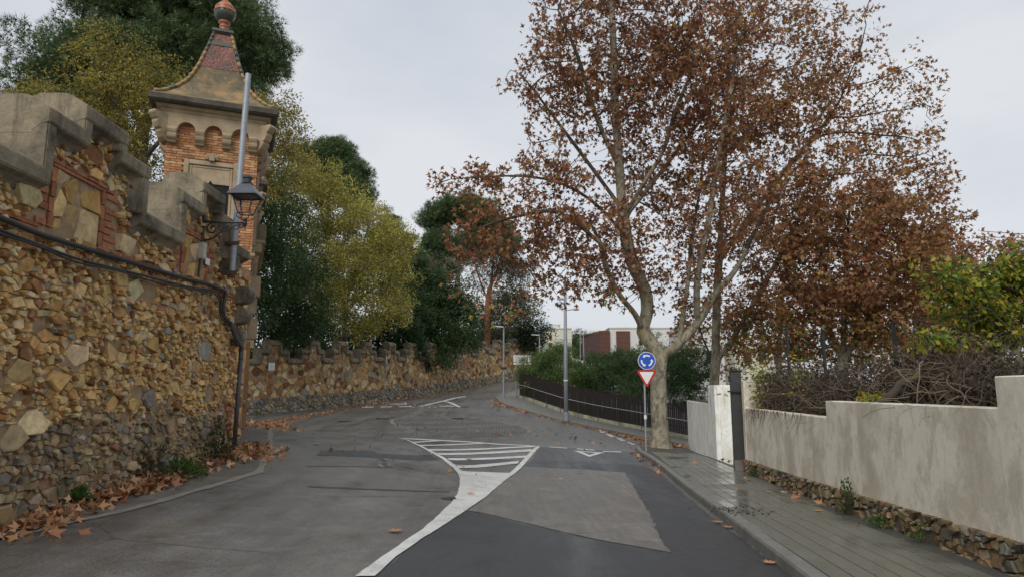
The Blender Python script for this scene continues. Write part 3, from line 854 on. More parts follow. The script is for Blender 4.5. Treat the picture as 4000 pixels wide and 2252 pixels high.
# ------------------------------------------------------------------ near castle wall on the left
NW = empty('castle_wall', (-5.6, 9.5, -.1), 'rough ochre rubble wall with stepped battlements on the left, beside the tower', 'wall')
_n = Vector((1, .03)).normalized()
def fnw(s, t, p): return (-5.27 - .03 * s + _n.x * p, s + _n.y * p, t)
S0, S1 = 4.6, 13.7
bays = [(4.62, 5.3, 4.86), (5.3, 6.0, 4.62), (6.0, 7.36, 3.95), (7.36, 8.02, 4.66), (8.02, 8.72, 4.98), (8.72, 9.36, 4.70),
        (9.36, 10.72, 4.0), (10.72, 11.42, 4.68), (11.42, 12.1, 5.08), (12.1, 12.62, 4.74), (12.62, 13.1, 3.98), (13.1, 13.66, 4.3)]
def ztop(s):
    for a, b, z in bays:
        if a <= s < b: return z
    return 3.95
merlon_set(fnw, NW, bays, rnd)
m = MB(); m.prism([(S0, .0), (S1, .0), (S1, -.41), (S0, -.41)], lambda s, p, z: fnw(s, z, p + .002), -.6, 3.62)
m.build('core', M['mortar'], NW)
panels = [(7.62, 8.74, 3.36, 4.2), (11.0, 12.08, 3.42, 4.22), (4.7, 5.6, 3.3, 4.1)]
rr = random.Random(3)
sc_ = scatter(S0, S1, -.15, 4.8, [(.22, 12), (.14, 60), (.08, 460), (.042, 5200)], rr, 420, 1.4, .56)
cl = cells(sc_, (S0, S1, -.15, 4.8), 1.4)
keep = []
for (s, t, r), poly in zip(sc_, cl):
    if poly is None: continue
    if t > ztop(s) - .24 or t < gz(fnw(s, t, 0)[0], s) - .05: continue
    if 3.27 < t < 3.37 and not any(a < s < b for a, b, _, _ in panels): continue
    if any(a - .3 < s < b + .3 and c - .02 < t < d + .02 for a, b, c, d in panels) and t < ztop(s) - .26: continue
    if rr.random() < .03: continue
    keep.append(poly)
def col_nw(s, t, r_):
    if t < 1.12 + .12 * math.sin(3 * s): return pick(LOW, r_), 'l'
    return pick(OCHRE, r_), 'u'
lay(NW, keep, fnw, rr, .005, lambda s, t, r_: r_.choice((r_.uniform(.004, .025), r_.uniform(.01, .05), r_.uniform(.03, .09))), col_nw, {'l': M['stone_low'], 'u': M['stone']}, 280, see=lambda s, t: 80 / (s * s + 30) if s > 6.3 else .05)
for a, b, c, d in panels:
    bricks_row(fnw, a, b, d - .1, d, 5, 2, NW, rnd, .03)
    bricks_row(fnw, a, a + .1, c, d - .1, 1, 4, NW, rnd, .03)
    bricks_row(fnw, b - .1, b, c, d - .1, 1, 4, NW, rnd, .03)
    ps = scatter(a + .1, b - .1, c, d - .1, [(.2, 5), (.12, 12)], rr, 60)
    lay(NW, cells(ps, (a + .1, b - .1, c, d - .1)), fnw, rr, .01, lambda s, t, q: .012, lambda s, t, q: (pick(OCHRE[:4] + OCHRE[4:5], q), 'u'), {'u': M['stone']}, 40)
for a, b, c, d in panels:                            # toothed brick courses either side of each frame
    z = c
    k = 0
    while z < d - .05:
        for (x0, x1) in ((a - (.3 if k % 2 else .2), a - .015), (b + .015, b + (.3 if k % 2 else .2))):
            if rnd.random() < .78: bricks_row(fnw, x0, x1, z, z + .085, 1, 1, NW, rnd, .022)
        z += .095; k += 1
s = S0
while s < 13.5:                                     # flat band of brick below the parapet
    e = min(s + .29, 13.6)
    if not any(a - .05 < (s + e) / 2 < b + .05 for a, b, _, _ in panels):
        bricks_row(fnw, s, e, 3.25, 3.37, 1, 2, NW, rnd, .03)
    s = e
for k in range(26):                                  # brick quoins up the corner of the wall
    z = .35 + k * .118
    bricks_row(fnw, 13.34 + (.1 if k % 2 else 0), 13.69, z, z + .11, 1, 1, NW, rnd, .035)
# the return of the wall to the tower
m = MB(); m.prism([(-6.12, 13.6), (-7.6, 13.6), (-7.9, 15.2), (-6.06, 15.2)], lambda x, y, z: (x, y, z), -.4, 4.2)
m.build('return_wall', M['mortar'], NW)
def fret(s, t, p): return (-6.06 + p, s, t)
ps = scatter(13.72, 15.1, .2, 4.1, [(.14, 16), (.07, 120)], rr, 80)
lay(NW, cells(ps, (13.72, 15.1, .2, 4.1)), fret, rr, .012, lambda s, t, q: q.uniform(.02, .04), lambda s, t, q: (pick(OCHRE, q), 'u'), {'u': M['stone']}, 0)
# stacked scroll corbels on the corner
for k in range(3):
    m = MB(); zz = 2.35 + k * .42
    pr = [(0, 0), (.16 + .06 * k, .06), (.22 + .06 * k, .16), (.22 + .06 * k, .3), (.16 + .06 * k, .37), (0, .4)]
    m.prism(pr, lambda a, z, y: (-5.69 + a, y, zz + z), 13.42, 13.78)
    m.build('corbel', M['coping'], NW, bevel=.02)

# ------------------------------------------------------------------ far castle wall
FW_PX = [(930, 1624, 41.6), (1075, 1609, 44), (1203, 1597, 46), (1350, 1582, 49.8), (1496, 1565, 54), (1692, 1541, 61), (1832, 1518, 67), (1930, 1499, 71), (2018, 1480, 75), (2120, 1460, 80)]
FWP = [Vector(at(*p)) for p in FW_PX]
fs_ = [0]
for a, b in zip(FWP, FWP[1:]): fs_.append(fs_[-1] + (b.xy - a.xy).length)
FLEN = fs_[-1]
def fwpos(s):
    s = min(max(s, 0), FLEN - 1e-6)
    i = max(j for j in range(len(fs_) - 1) if fs_[j] <= s)
    u = (s - fs_[i]) / (fs_[i + 1] - fs_[i])
    def pt(j): return FWP[min(max(j, 0), len(FWP) - 1)]
    p0, p1, p2, p3 = pt(i - 1), pt(i), pt(i + 1), pt(i + 2)
    u2, u3 = u * u, u * u * u
    return .5 * ((2 * p1) + (-p0 + p2) * u + (2 * p0 - 5 * p1 + 4 * p2 - p3) * u2 + (-p0 + 3 * p1 - 3 * p2 + p3) * u3)
def fwn(s):
    t = (fwpos(s + .2) - fwpos(s - .2)); return Vector((t.y, -t.x, 0)).normalized()
FW = empty('castle_garden_wall', tuple(fwpos(14)), 'long crazy-paved stone wall with battlements running uphill on the far side of the road', 'wall')
def ffw(s, t, p):               # t is height above the foot of the wall
    q = fwpos(s); n = fwn(s); return (q.x + n.x * p, q.y + n.y * p, q.z + t)
m = MB(); NS = 90
ring0 = []
for k in range(NS + 1):
    s = FLEN * k / NS
    ring0 += [ffw(s, -.8, 0), ffw(s, 3.15, 0), ffw(s, 3.15, -.42), ffw(s, -.8, -.42)]
m.add(ring0, [(4 * k + j, 4 * k + (j + 1) % 4, 4 * k + 4 + (j + 1) % 4, 4 * k + 4 + j) for k in range(NS) for j in range(4)] + [(0, 1, 2, 3), (4 * NS + 3, 4 * NS + 2, 4 * NS + 1, 4 * NS)])
m.build('core', M['mortar'], FW)
rr = random.Random(5)
ps = scatter(0, FLEN, .95, 4.3, [(.34, 60), (.24, 420), (.14, 1500)], rr, 120)
cl = cells(ps, (0, FLEN, .95, 4.3))
fbays = []
s = .3
while s < FLEN - 3.4:
    z0 = fwpos(s + 1.5).z
    fbays += [(s, s + 1.2, z0 + 3.3), (s + 1.2, s + 1.8, z0 + 4.0), (s + 1.8, s + 2.55, z0 + 4.6), (s + 2.55, s + 3.15, z0 + 4.0)]
    s += 3.15
def fztop(s):
    for a, b, z in fbays:
        if a <= s < b: return z - fwpos(s).z
    return 3.4
keep = [p for (s, t, r), p in zip(ps, cl) if p is not None and t < fztop(s) - .25]
lay(FW, keep, ffw, rr, .014, lambda s, t, q: q.uniform(.015, .035), lambda s, t, q: (pick(FARU, q), 'u'), {'u': M['stone_far']}, 280, see=lambda s, t: 1 / (1 + (s / 16) ** 2))
ps = scatter(0, FLEN, -.1, .95, [(.19, 150), (.1, 1500)], rr, 120)
lay(FW, cells(ps, (0, FLEN, -.1, .97)), ffw, rr, .014, lambda s, t, q: q.uniform(.04, .09), lambda s, t, q: (pick(FARL, q), 'u'), {'u': M['stone_low']}, 0)
def ffl(s, z, p):               # absolute height: the battlement steps are level
    q = fwpos(s); n = fwn(s); return (q.x + n.x * p, q.y + n.y * p, z)
merlon_set(ffl, FW, fbays, rnd, .42)
for a, b, z in fbays:
    if b - a > .7 and z - fwpos(a).z > 4.2 and a < 22:
        c0 = z - .95
        bricks_row(ffl, a - .1, b + .1, c0 + .5, c0 + .6, 3, 1, FW, rnd, .04)
        bricks_row(ffl, a - .1, a, c0 - .35, c0 + .5, 1, 3, FW, rnd, .04)
        bricks_row(ffl, b, b + .1, c0 - .35, c0 + .5, 1, 3, FW, rnd, .04)

# ------------------------------------------------------------------ the gate towers
SW = 1.97; H = SW / 2
PSI = R(22)
TC = (-7.38, 15.84)
TZ = .15
TOP = 7.81                      # under the eaves, absolute
tw = empty('brick_tower', (TC[0], TC[1], TZ), 'tall brick gate tower with flared red spire roof behind the ochre wall', 'tower', 'twin gate towers', PSI)
zl = lambda z: z - TZ
def B(m, name, mat, smooth=False, kind=None, bevel=0.0, parent=tw): return m.build(name, M[mat], parent, smooth, kind, bevel, world=False)
m = MB(); m.box((0, 0, zl(TOP) / 2 - .3), (SW - .06, SW - .06, zl(TOP) + .6)); B(m, 'wall', 'tower_wall')
# brick courses; the ones that show largest are single bricks
rr = random.Random(9)
BH = .062
face_f = [lambda a, z, p: (a, -H - p, z), lambda a, z, p: (H + p, a, z), lambda a, z, p: (-H - p, -a, z), lambda a, z, p: (-a, H + p, z)]
def brick_at(m, ff, a0, a1, z0, z1):
    c = rr.choice([(.46, .225, .105), (.5, .28, .135), (.42, .19, .09), (.53, .33, .17), (.37, .16, .085)]); k = rr.uniform(.82, 1.15)
    p = rr.uniform(-.006, .008)
    vs = [ff(a0, z0, -.032), ff(a1, z0, -.032), ff(a1, z1, -.032), ff(a0, z1, -.032), ff(a0, z0, p), ff(a1, z0, p), ff(a1, z1, p), ff(a0, z1, p)]
    m.add(vs, [(3, 2, 1, 0), (4, 5, 6, 7), (0, 1, 5, 4), (1, 2, 6, 5), (2, 3, 7, 6), (3, 0, 4, 7)], tuple(v * k for v in c))
WIN = (-.58, .58, zl(4.9), zl(6.72))
rest = MB(); nsingle = 0
zc = zl(TOP) - .12
rows = []
while zc > -.2:
    rows.append(zc); zc -= BH
for ri, z in enumerate(rows):
    for fi, ff in enumerate(face_f):
        a = -H + (.0 if ri % 2 else -.12)
        while a < H - .02:
            e = min(a + .24, H); s_ = max(a, -H)
            if e - s_ > .03 and not (fi < 3 and s_ > WIN[0] - .1 and e < WIN[1] + .1 and WIN[2] < z < WIN[3] + .04):
                if fi == 0 and nsingle < 285 and ri > 3 and not (WIN[2] < z - .05 < WIN[3] and False):
                    m = MB(); brick_at(m, ff, s_ + .005, e - .005, z - BH + .01, z); B(m, 'brick', 'brick'); nsingle += 1
                else: brick_at(rest, ff, s_ + .005, e - .005, z - BH + .01, z)
            a += .24
B(rest, 'brickwork', 'brick', kind='stuff')
# windows with moulded stone frames, on the faces toward the road and the wall
for fi in (0, 1):
    ff = face_f[fi]
    def rect_frame(x0, x1, z0, z1, w, p0, p1, name, mat):
        for (a, b, c, d) in ((x0, x0 + w, z0, z1), (x1 - w, x1, z0, z1), (x0 + w, x1 - w, z1 - w, z1)):
            m = MB(); m.prism([(a, c), (b, c), (b, d), (a, d)], lambda u, v, p: ff(u, v, p), p0, p1); B(m, name, mat, bevel=.012)
    m = MB(); m.prism([(-.5, WIN[2]), (.5, WIN[2]), (.5, WIN[3] - .05), (-.5, WIN[3] - .05)], lambda u, v, p: ff(u, v, p), -.03, .004); w_o = B(m, 'window_opening', 'dark')
    rect_frame(-.58, .58, WIN[2], WIN[3], .11, -.02, .07, 'window_frame', 'cast')
    rect_frame(-.465, .465, WIN[2], WIN[3] - .115, .06, -.02, .04, 'window_frame', 'cast')
    # lintel slab with a small ogee
    zz = WIN[3] - .17
    og = [(-.4, zz), (.4, zz), (.4, zz - .36), (.2, zz - .36), (.06, zz - .36), (.03, zz - .33), (0, zz - .28), (-.03, zz - .33), (-.06, zz - .36), (-.4, zz - .36)]
    m = MB(); m.prism(og, lambda u, v, p: ff(u, v, p), -.01, .026); B(m, 'lintel', 'cast')
    m = MB()
    for k in range(7):
        an = math.pi * (k + .5) / 7; c = (math.cos(an) * .1, WIN[3] + .05 + math.sin(an) * .1)
        pr = [(c[0] + .05 * math.cos(t) * 1.0, c[1] + .05 * math.sin(t)) for t in np.linspace(0, 2 * math.pi, 9)[:-1]]
        m.prism(pr, lambda u, v, p: ff(u, v, p), .0, .09 + .02 * (k % 2))
    m.prism([(-.06, WIN[3] - .01), (.06, WIN[3] - .01), (.06, WIN[3] + .12), (-.06, WIN[3] + .12)], lambda u, v, p: ff(u, v, p), .0, .13)
    B(m, 'carved_ornament', 'cast', bevel=.01)
    m = MB()
    for sx in (-1, 1):
        pr = [(sx * .53 + .09 * math.cos(t), WIN[3] - .62 + .1 * math.sin(t)) for t in np.linspace(math.pi, 2 * math.pi, 8)] + [(sx * .53 + .1, WIN[3] - .6), (sx * .53 - .1, WIN[3] - .6)]
        m.prism(pr, lambda u, v, p: ff(u, v, p), .0, .16)
    B(m, 'bracket_stop', 'cast', bevel=.01)
# arcaded corbel table
for fi, ff in enumerate(face_f):
    z1, z0 = zl(TOP) - .03, zl(7.36)
    cw, n = .2, 4
    span = SW - .04; pitch = (span - cw) / (n - 1)
    edge = [(-H - .1, z1), (-H - .1, z0)]
    for k in range(n):
        c = -span / 2 + cw / 2 + k * pitch
        edge.append((c - cw / 2 if k else -H - .09, z0)); edge.append((c + cw / 2 if k < n - 1 else H + .09, z0))
        if k < n - 1:
            r_ = (pitch - cw) / 2; cc = c + pitch / 2
            for t in np.linspace(math.pi, 0, 11)[1:-1]:
                edge.append((cc + r_ * math.cos(t), z0 + .02 + r_ * math.sin(t)))
    edge += [(H + .1, z0), (H + .1, z1)]
    pts = []
    for p in edge:
        if not pts or abs(p[0] - pts[-1][0]) + abs(p[1] - pts[-1][1]) > 1e-4: pts.append(p)
    lim = .1 if fi % 2 == 0 else .097
    pts = [(max(-H - lim, min(H + lim, a)), z) for a, z in pts]
    m = MB(); m.prism(pts, lambda a, z, p: ff(a, z, p), .0, .125); B(m, 'arcade', 'cast')
    for k in range(n):
        c = -span / 2 + cw / 2 + k * pitch
        pr = [(0, z0 + .02), (.24, z0 + .02), (.25, z0 - .02), (.22, z0 - .09), (.2, z0 - .105), (.21, z0 - .13), (.19, z0 - .2), (.12, z0 - .26), (.1, z0 - .3), (0, z0 - .3)]
        m = MB(); m.prism(pr, lambda p, z, a: ff(a, z, p), c - cw / 2 + .003, c + cw / 2 - .003); B(m, 'corbel', 'cast', bevel=.01)
for sx in (-1, 1):
    for sy in (-1, 1):                                # corner corbels set on the diagonal
        M_ = Matrix.Rotation(math.atan2(sy, sx), 3, 'Z')
        z0 = zl(7.36)
        pr = [(-.05, z0 + .35), (.42, z0 + .35), (.44, z0 + .28), (.36, z0 + .18), (.32, z0 + .16), (.34, z0 + .1), (.28, z0 - .02), (.22, z0 - .05), (.24, z0 - .1), (.16, z0 - .22), (.08, z0 - .28), (-.05, z0 - .3)]
        m = MB()
        m.prism(pr, lambda p, z, a: tuple(M_ @ Vector((H * 1.414 + p, a, 0)) + Vector((0, 0, z))), -.1, .1); B(m, 'corner_corbel', 'cast', bevel=.012)
# cornice, eaves slab, roof
def sq(m, h0, z0, h1, z1, cap=True):
    vs = [(sx * h0, sy * h0, z0) for sx, sy in ((-1, -1), (1, -1), (1, 1), (-1, 1))] + [(sx * h1, sy * h1, z1) for sx, sy in ((-1, -1), (1, -1), (1, 1), (-1, 1))]
    m.add(vs, [(i, (i + 1) % 4, 4 + (i + 1) % 4, 4 + i) for i in range(4)] + [(3, 2, 1, 0), (4, 5, 6, 7)])
E0 = zl(TOP)
m = MB(); sq(m, H + .13, E0 - .05, H + .17, E0 + .03); sq(m, H + .19, E0 + .032, H + .26, E0 + .1); B(m, 'cornice', 'cast', bevel=.01)
EH = H + .39
m = MB(); sq(m, EH - .04, E0 + .102, EH, E0 + .14); sq(m, EH, E0 + .141, EH + .02, E0 + .27); B(m, 'eaves_slab', 'eave_dark', bevel=.012)
# concave roof profile (half width, height)
NZ = zl(10.38)
prof = [(EH + .01, E0 + .272), (1.12, E0 + .42), (.88, E0 + .66), (.68, E0 + .95), (.55, E0 + 1.25), (.44, E0 + 1.58), (.345, E0 + 1.92), (.26, E0 + 2.25), (.2, E0 + 2.5), (.165, NZ)]
def pyramid(m, pf):
    base = len(m.v)
    vs, fs = [], []
    for h, z in pf: vs += [(-h, -h, z), (0, -h * .97, z - .005), (h, -h, z), (h * .97, 0, z - .005), (h, h, z), (0, h * .97, z - .005), (-h, h, z), (-h * .97, 0, z - .005)]
    for k in range(len(pf) - 1):
        for j in range(8): fs.append((k * 8 + j, k * 8 + (j + 1) % 8, k * 8 + 8 + (j + 1) % 8, k * 8 + 8 + j))
    m.add(vs, fs)
m = MB(); pyramid(m, prof[:7]); B(m, 'roof_skirt', 'skirt')
up = [(h + .022, z) for h, z in prof[5:]]; up[0] = (up[0][0] + .02, up[0][1] - .1)
up.insert(0, (up[0][0] - .05, up[0][1] - .005))
m = MB(); pyramid(m, up); B(m, 'roof_spire', 'roof_red')
m = MB(); sq(m, .312, zl(9.98), .282, zl(10.1)); B(m, 'glazed_band', 'glaze_green')
for k, (sx, sy) in enumerate(((-1, -1), (1, -1), (1, 1), (-1, 1))):   # hip tiles laid one over the next
    P_ = []
    for i in range(len(prof) - 1):
        for u in (0, .5):
            h = prof[i][0] * (1 - u) + prof[i + 1][0] * u; z = prof[i][1] * (1 - u) + prof[i + 1][1] * u
            P_.append((sx * (h + .01), sy * (h + .01), z + .015))
    P_.append((sx * .17, sy * .17, NZ))
    for i in range(1, len(P_) - 1):
        m = MB(); m.tube([P_[i], P_[i + 1]], [.05, .04], 6); B(m, 'hip_tile', 'glaze_green' if (i > 11 and k in (0, 3)) or rr.random() < .12 else 'glaze_ochre', smooth=True)
m = MB(); sq(m, .2, NZ - .05, .26, NZ); sq(m, .262, NZ + .001, .25, NZ + .1); sq(m, .25, NZ + .1005, .16, NZ + .14); B(m, 'spire_cap', 'glaze_green', bevel=.02)
m = MB(); m.lathe([(.1, NZ + .13), (.12, NZ + .16), (.1, NZ + .19), (.1, NZ + .25), (.12, NZ + .27), (.1, NZ + .29), (.1, NZ + .34), (.15, NZ + .37), (.14, NZ + .41)], n=14); B(m, 'finial_neck', 'glaze_orange', smooth=True)
fin = MB()
nn_ = 16
pf = [(.12, NZ + .4), (.2, NZ + .47), (.25, NZ + .56), (.262, NZ + .63), (.26, NZ + .66)]
fin.add([((r * (1.0 if k % 2 else .9)) * math.cos(2 * math.pi * k / 24), (r * (1.0 if k % 2 else .9)) * math.sin(2 * math.pi * k / 24), z) for r, z in pf for k in range(24)],
        [(i * 24 + k, i * 24 + (k + 1) % 24, i * 24 + 24 + (k + 1) % 24, i * 24 + 24 + k) for i in range(len(pf) - 1) for k in range(24)])
B(fin, 'finial_bowl', 'glaze_green', smooth=True)
m = MB(); m.lathe([(.25, NZ + .65), (.27, NZ + .68), (.25, NZ + .71), (.24, NZ + .76), (.25, NZ + .78), (.2, NZ + .85), (.17, NZ + .855), (.13, NZ + .93), (.09, NZ + .935), (.06, NZ + 1.0), (.05, NZ + 1.05), (.08, NZ + 1.1), (.02, NZ + 1.18)], n=16); B(m, 'finial_dome', 'glaze_orange', smooth=True)
# stone strings low on the tower
for z in (zl(4.5), zl(3.1), zl(1.1)):
    m = MB(); sq(m, H + .02, z, H + .07, z + .05); sq(m, H + .07, z + .0505, H + .075, z + .13); B(m, 'string_course', 'cast', bevel=.01)
tw2 = copy_tree(tw)
vx, vy = -math.sin(PSI), math.cos(PSI)
tw2.location = (TC[0] + vx * 6.2, TC[1] + vy * 6.2, TZ + .1)
for ch in list(tw2.children):
    if ch.name.startswith('brick.') or ch.name == 'brick': bpy.data.objects.remove(ch)
m = MB()
rr = random.Random(9)
for ri, z in enumerate(rows[4:60]):
    a = -H + (.0 if ri % 2 else -.12)
    while a < H - .02:
        e = min(a + .24, H); s_ = max(a, -H)
        if e - s_ > .03: brick_at(m, face_f[0], s_ + .005, e - .005, z - BH + .01, z)
        a += .24
o = m.build('brickwork', M['brick'], tw2, kind='stuff', world=False)
tag(tw2, 'second brick gate tower, half hidden behind the first, only its eaves corner showing', 'tower', 'twin gate towers')

# ------------------------------------------------------------------ gateway between the towers
gw = empty('gateway', (TC[0] + vx * 3.1, TC[1] + vy * 3.1, TZ), 'brick gateway with stone corbels joining the two towers', 'gateway', rz=PSI)
GY = 3.1 - H - .02
def fg(a, z, p): return (H - .25 + p, a, z)
m = MB()
pl = [(-GY, 0), (-GY, 5.0), (GY, 5.0), (GY, 0), (GY - .45, 0), (GY - .45, 2.7)] + [((GY - .45) * math.cos(t), 2.7 + (GY - .45) * .7 * math.sin(t)) for t in np.linspace(0, math.pi, 13)[1:-1]] + [(-GY + .45, 2.7), (-GY + .45, 0)]
m.prism(pl, lambda a, z, p: fg(a, z, p), -.5, .1); m.build('arch_wall', M['tower_wall'], gw, world=False)
for k in range(8):
    c = -GY + .3 + k * (2 * GY - .6) / 7
    pr = [(.1, 4.9), (.42, 4.9), (.44, 4.8), (.38, 4.68), (.3, 4.62), (.32, 4.55), (.22, 4.42), (.1, 4.38)]
    m = MB(); m.prism(pr, lambda p, z, a: fg(a, z, p), c - .12, c + .12); m.build('corbel', M['cast'], gw, world=False, bevel=.01)
for k, (z0, z1, p) in enumerate(((4.902, 5.15, .5), (5.152, 5.25, .58))):
    m = MB(); m.prism([(-GY + .01, z0), (GY - .01, z0), (GY - .01, z1), (-GY + .01, z1)], lambda a, z, q: fg(a, z, q), -.5, p); m.build('parapet', M['cast'], gw, world=False, bevel=.02)
for a in (-GY + .16, GY - .16):
    for z0, w, p in ((0, .3, .36), (2.6, .34, .5), (3.25, .3, .42), (3.7, .34, .52)):
        m = MB(); m.box((H - .25 + .1 + (p - .1) / 2, a, z0 + (.3 if z0 else 1.3)), (p - .1, w, .55 if z0 else 2.55)); m.build('pier_block', M['cast' if z0 else 'tower_wall'], gw, world=False, bevel=.015)
for k in range(3):
    m = MB(); m.box((H - .1 + .2, -GY + .7 + k * 1.7, 5.5), (.5, .8, .5)); m.build('merlon_block', M['coping'], gw, world=False, bevel=.03)

# ------------------------------------------------------------------ things on the near wall
def nwp(px, py, p=.06):          # a pixel on the plane of the near wall
    a, b = ray(px, py); d = -(5.27 - p) / (a + .03)
    return (a * d, d, CZ + b * d)
def smooth_path(pts, n=6):
    P = [Vector(p) for p in pts]; out = []
    for i in range(len(P) - 1):
        p0, p1, p2, p3 = P[max(i - 1, 0)], P[i], P[i + 1], P[min(i + 2, len(P) - 1)]
        for k in range(n):
            u = k / n
            out.append(.5 * ((2 * p1) + (-p0 + p2) * u + (2 * p0 - 5 * p1 + 4 * p2 - p3) * u * u + (-p0 + 3 * p1 - 3 * p2 + p3) * u ** 3))
    return out + [P[-1]]
m = MB(); m.tube(smooth_path([nwp(-150, 800, .09), nwp(0, 850, .09), nwp(150, 912, .1), nwp(300, 960, .09), nwp(450, 1005, .09), nwp(600, 1050, .1), nwp(720, 1085, .09), nwp(800, 1105, .09), nwp(868, 1130, .09), nwp(880, 1145, .09), nwp(872, 1210, .09), nwp(880, 1240, .09), nwp(905, 1262, .09)]), .034, 8)
tag(m.build('power_cable', M['cable'], smooth=True), 'thick black cable sagging along the ochre wall below the battlements', 'cable')
m = MB(); m.tube(smooth_path([nwp(-150, 840, .105), nwp(0, 898, .105), nwp(150, 955, .115), nwp(300, 1010, .105), nwp(450, 1048, .105), nwp(600, 1085, .115), nwp(740, 1120, .105), nwp(830, 1132, .105), nwp(862, 1160, .105), nwp(868, 1225, .105), nwp(905, 1268, .105)]), .017, 7)
m.tube(smooth_path([nwp(-150, 855, .105), nwp(0, 912, .105), nwp(150, 962, .12), nwp(300, 1023, .105), nwp(450, 1054, .105), nwp(600, 1098, .115), nwp(740, 1126, .105), nwp(826, 1140, .105), nwp(856, 1170, .105), nwp(862, 1232, .105), nwp(900, 1274, .105)]), .014, 7)
tag(m.build('twin_cable', M['cable'], smooth=True), 'pair of thin black cables under the thick cable on the ochre wall', 'cable')
m = MB(); pe = gp(906, 1752)
pxw = -5.6
m.tube(smooth_path([nwp(905, 1262, .12), nwp(922, 1320, .16), (pxw, 13.78, 2.35), (pxw + .0, 13.8, 2.1)]) , .05, 8)
m.tube([(pxw, 13.8, 2.1), (pxw - .03, 13.82, .2)], .045, 10)
tag(m.build('drain_conduit', M['pipe'], smooth=True), 'dark grey conduit dropping down the wall corner beside the tower', 'conduit')

# steel pole clamped to the wall
p0, p1 = Vector(at(905, 1080, 12.55)), Vector(at(970, 290, 12.55))
sp = empty('steel_pole', tuple(p0), 'plain galvanised steel pole clamped to the wall in front of the tower', 'pole')
m = MB(); m.tube([p0, p1], .056, 14); m.build('tube', M['steel'], sp, smooth=False)
m = MB(); m.tube([p0 - Vector((0, 0, .02)), p0 + Vector((0, 0, .1))], .062, 14); m.build('end_cap', M['rust'], sp)
for (px, py) in ((898, 952), (880, 1062)):
    c = p0.lerp(p1, (1075 - py) / 790)
    m = MB(); m.box((c.x - .2, c.y + .02, c.z), (.5, .05, .07)); m.box((c.x + .02, c.y - .06, c.z), (.2, .02, .07)); m.build('clamp', M['rust'], sp)

# wall lantern on a scrolled bracket
def lantern(name, base, arm_from, sc, label, detail=True):
    e = empty(name, tuple(base), label, 'lantern', 'wall lanterns')
    x, y, z = base
    def ringpts(h, zz): return [(x + sx * h * sc, y + sy * h * sc, z + zz * sc) for sx, sy in ((-1, -1), (1, -1), (1, 1), (-1, 1))]
    m = MB(); m.lathe([(.012 * sc, -.12 * sc), (.035 * sc, -.07 * sc), (.05 * sc, -.03 * sc), (.035 * sc, .0), (.045 * sc, .02 * sc), (.02 * sc, .06 * sc)], base, 10); m.build('boss', M['iron'], e)
    m = MB()
    for a, b in zip(ringpts(.11, .16), ringpts(.2, .5)): m.tube([a, b], .012 * sc, 6)
    for r_ in (ringpts(.11, .16), ringpts(.2, .5)):
        for i in range(4): m.tube([r_[i], r_[(i + 1) % 4]], .012 * sc, 6)
    for a in ringpts(.11, .16): m.tube(smooth_path([(x, y, z + .02 * sc), ((a[0] * 1.1 + x * -.1), (a[1] * 1.1 - y * .1), z + .08 * sc), a], 4), .009 * sc, 5)
    m.build('cage', M['iron'], e)
    m = MB(); A, B_2 = ringpts(.1, .17), ringpts(.19, .49)
    m.add(A + B_2, [(i, (i + 1) % 4, 4 + (i + 1) % 4, 4 + i) for i in range(4)]); m.build('glass', M['lamp_glass'], e)
    m = MB(); A, B_2, C_2 = ringpts(.27, .5), ringpts(.27, .52), ringpts(.1, .74)
    m.add(A + B_2 + C_2, [(i, (i + 1) % 4, 4 + (i + 1) % 4, 4 + i) for i in range(4)] + [(4 + i, 4 + (i + 1) % 4, 8 + (i + 1) % 4, 8 + i) for i in range(4)] + [(3, 2, 1, 0), (8, 9, 10, 11)])
    hd = m.build('hood', M['iron_grey'], e)
    m = MB(); m.lathe([(.1 * sc, .74 * sc), (.115 * sc, .76 * sc), (.08 * sc, .79 * sc), (.08 * sc, .86 * sc), (.1 * sc, .87 * sc), (.1 * sc, .9 * sc), (.05 * sc, .94 * sc), (.01 * sc, .95 * sc)], base, 12); m.build('vent_cap', M['iron'], e)
    if arm_from is not None:
        a = Vector(arm_from); b = Vector(base)
        m = MB(); m.tube([a, b - Vector((0, 0, .02))], .022 * sc, 8)
        m.tube([a + Vector((0, 0, .2)), a - Vector((0, 0, .38))], .03 * sc, 8)
        d = b - a
        def scroll(u0, rad, turns, dirn):
            c = a + d * u0 - Vector((0, 0, rad + .02)); pts = []
            for k in range(22):
                t = k / 21; an = math.pi / 2 + dirn * turns * 2 * math.pi * t; rr_ = rad * (1 - .75 * t)
                pts.append(c + d.normalized() * math.cos(an) * rr_ + Vector((0, 0, math.sin(an) * rr_)))
            m.tube(pts, .014, 5)
        for u0, rad, dr in ((.22, .11, 1), (.42, .08, -1), (.58, .09, 1), (.78, .07, -1), (.92, .05, 1)): scroll(u0, rad, 1.3, dr)
        m.tube(smooth_path([a - Vector((0, 0, .36)), a + d * .25 - Vector((0, 0, .3)), a + d * .55 - Vector((0, 0, .14)), a + d * .95 - Vector((0, 0, .03))]), .016, 5)
        m.build('scroll_bracket', M['iron'], e)
    return e
M['iron_grey'] = plain('grey_painted_hood', (.075, .085, .1), (.05, .056, .066), 6, .4)
def glass_mat():
    t = NT('lamp_glass'); t.base((.8, .85, .88)); t.rough(.05)
    t.b.inputs['Transmission Weight'].default_value = 1.0; t.b.inputs['IOR'].default_value = 1.02
    return t.m
M['lamp_glass'] = glass_mat()
lb = at(957, 866, 11.75); la = (-5.27 - .03 * 11.75 + .03, 11.75, lb[2])
lantern('wall_lantern', lb, la, .93, 'black wall lantern with grey hood on a scrolled iron bracket beside the steel pole')
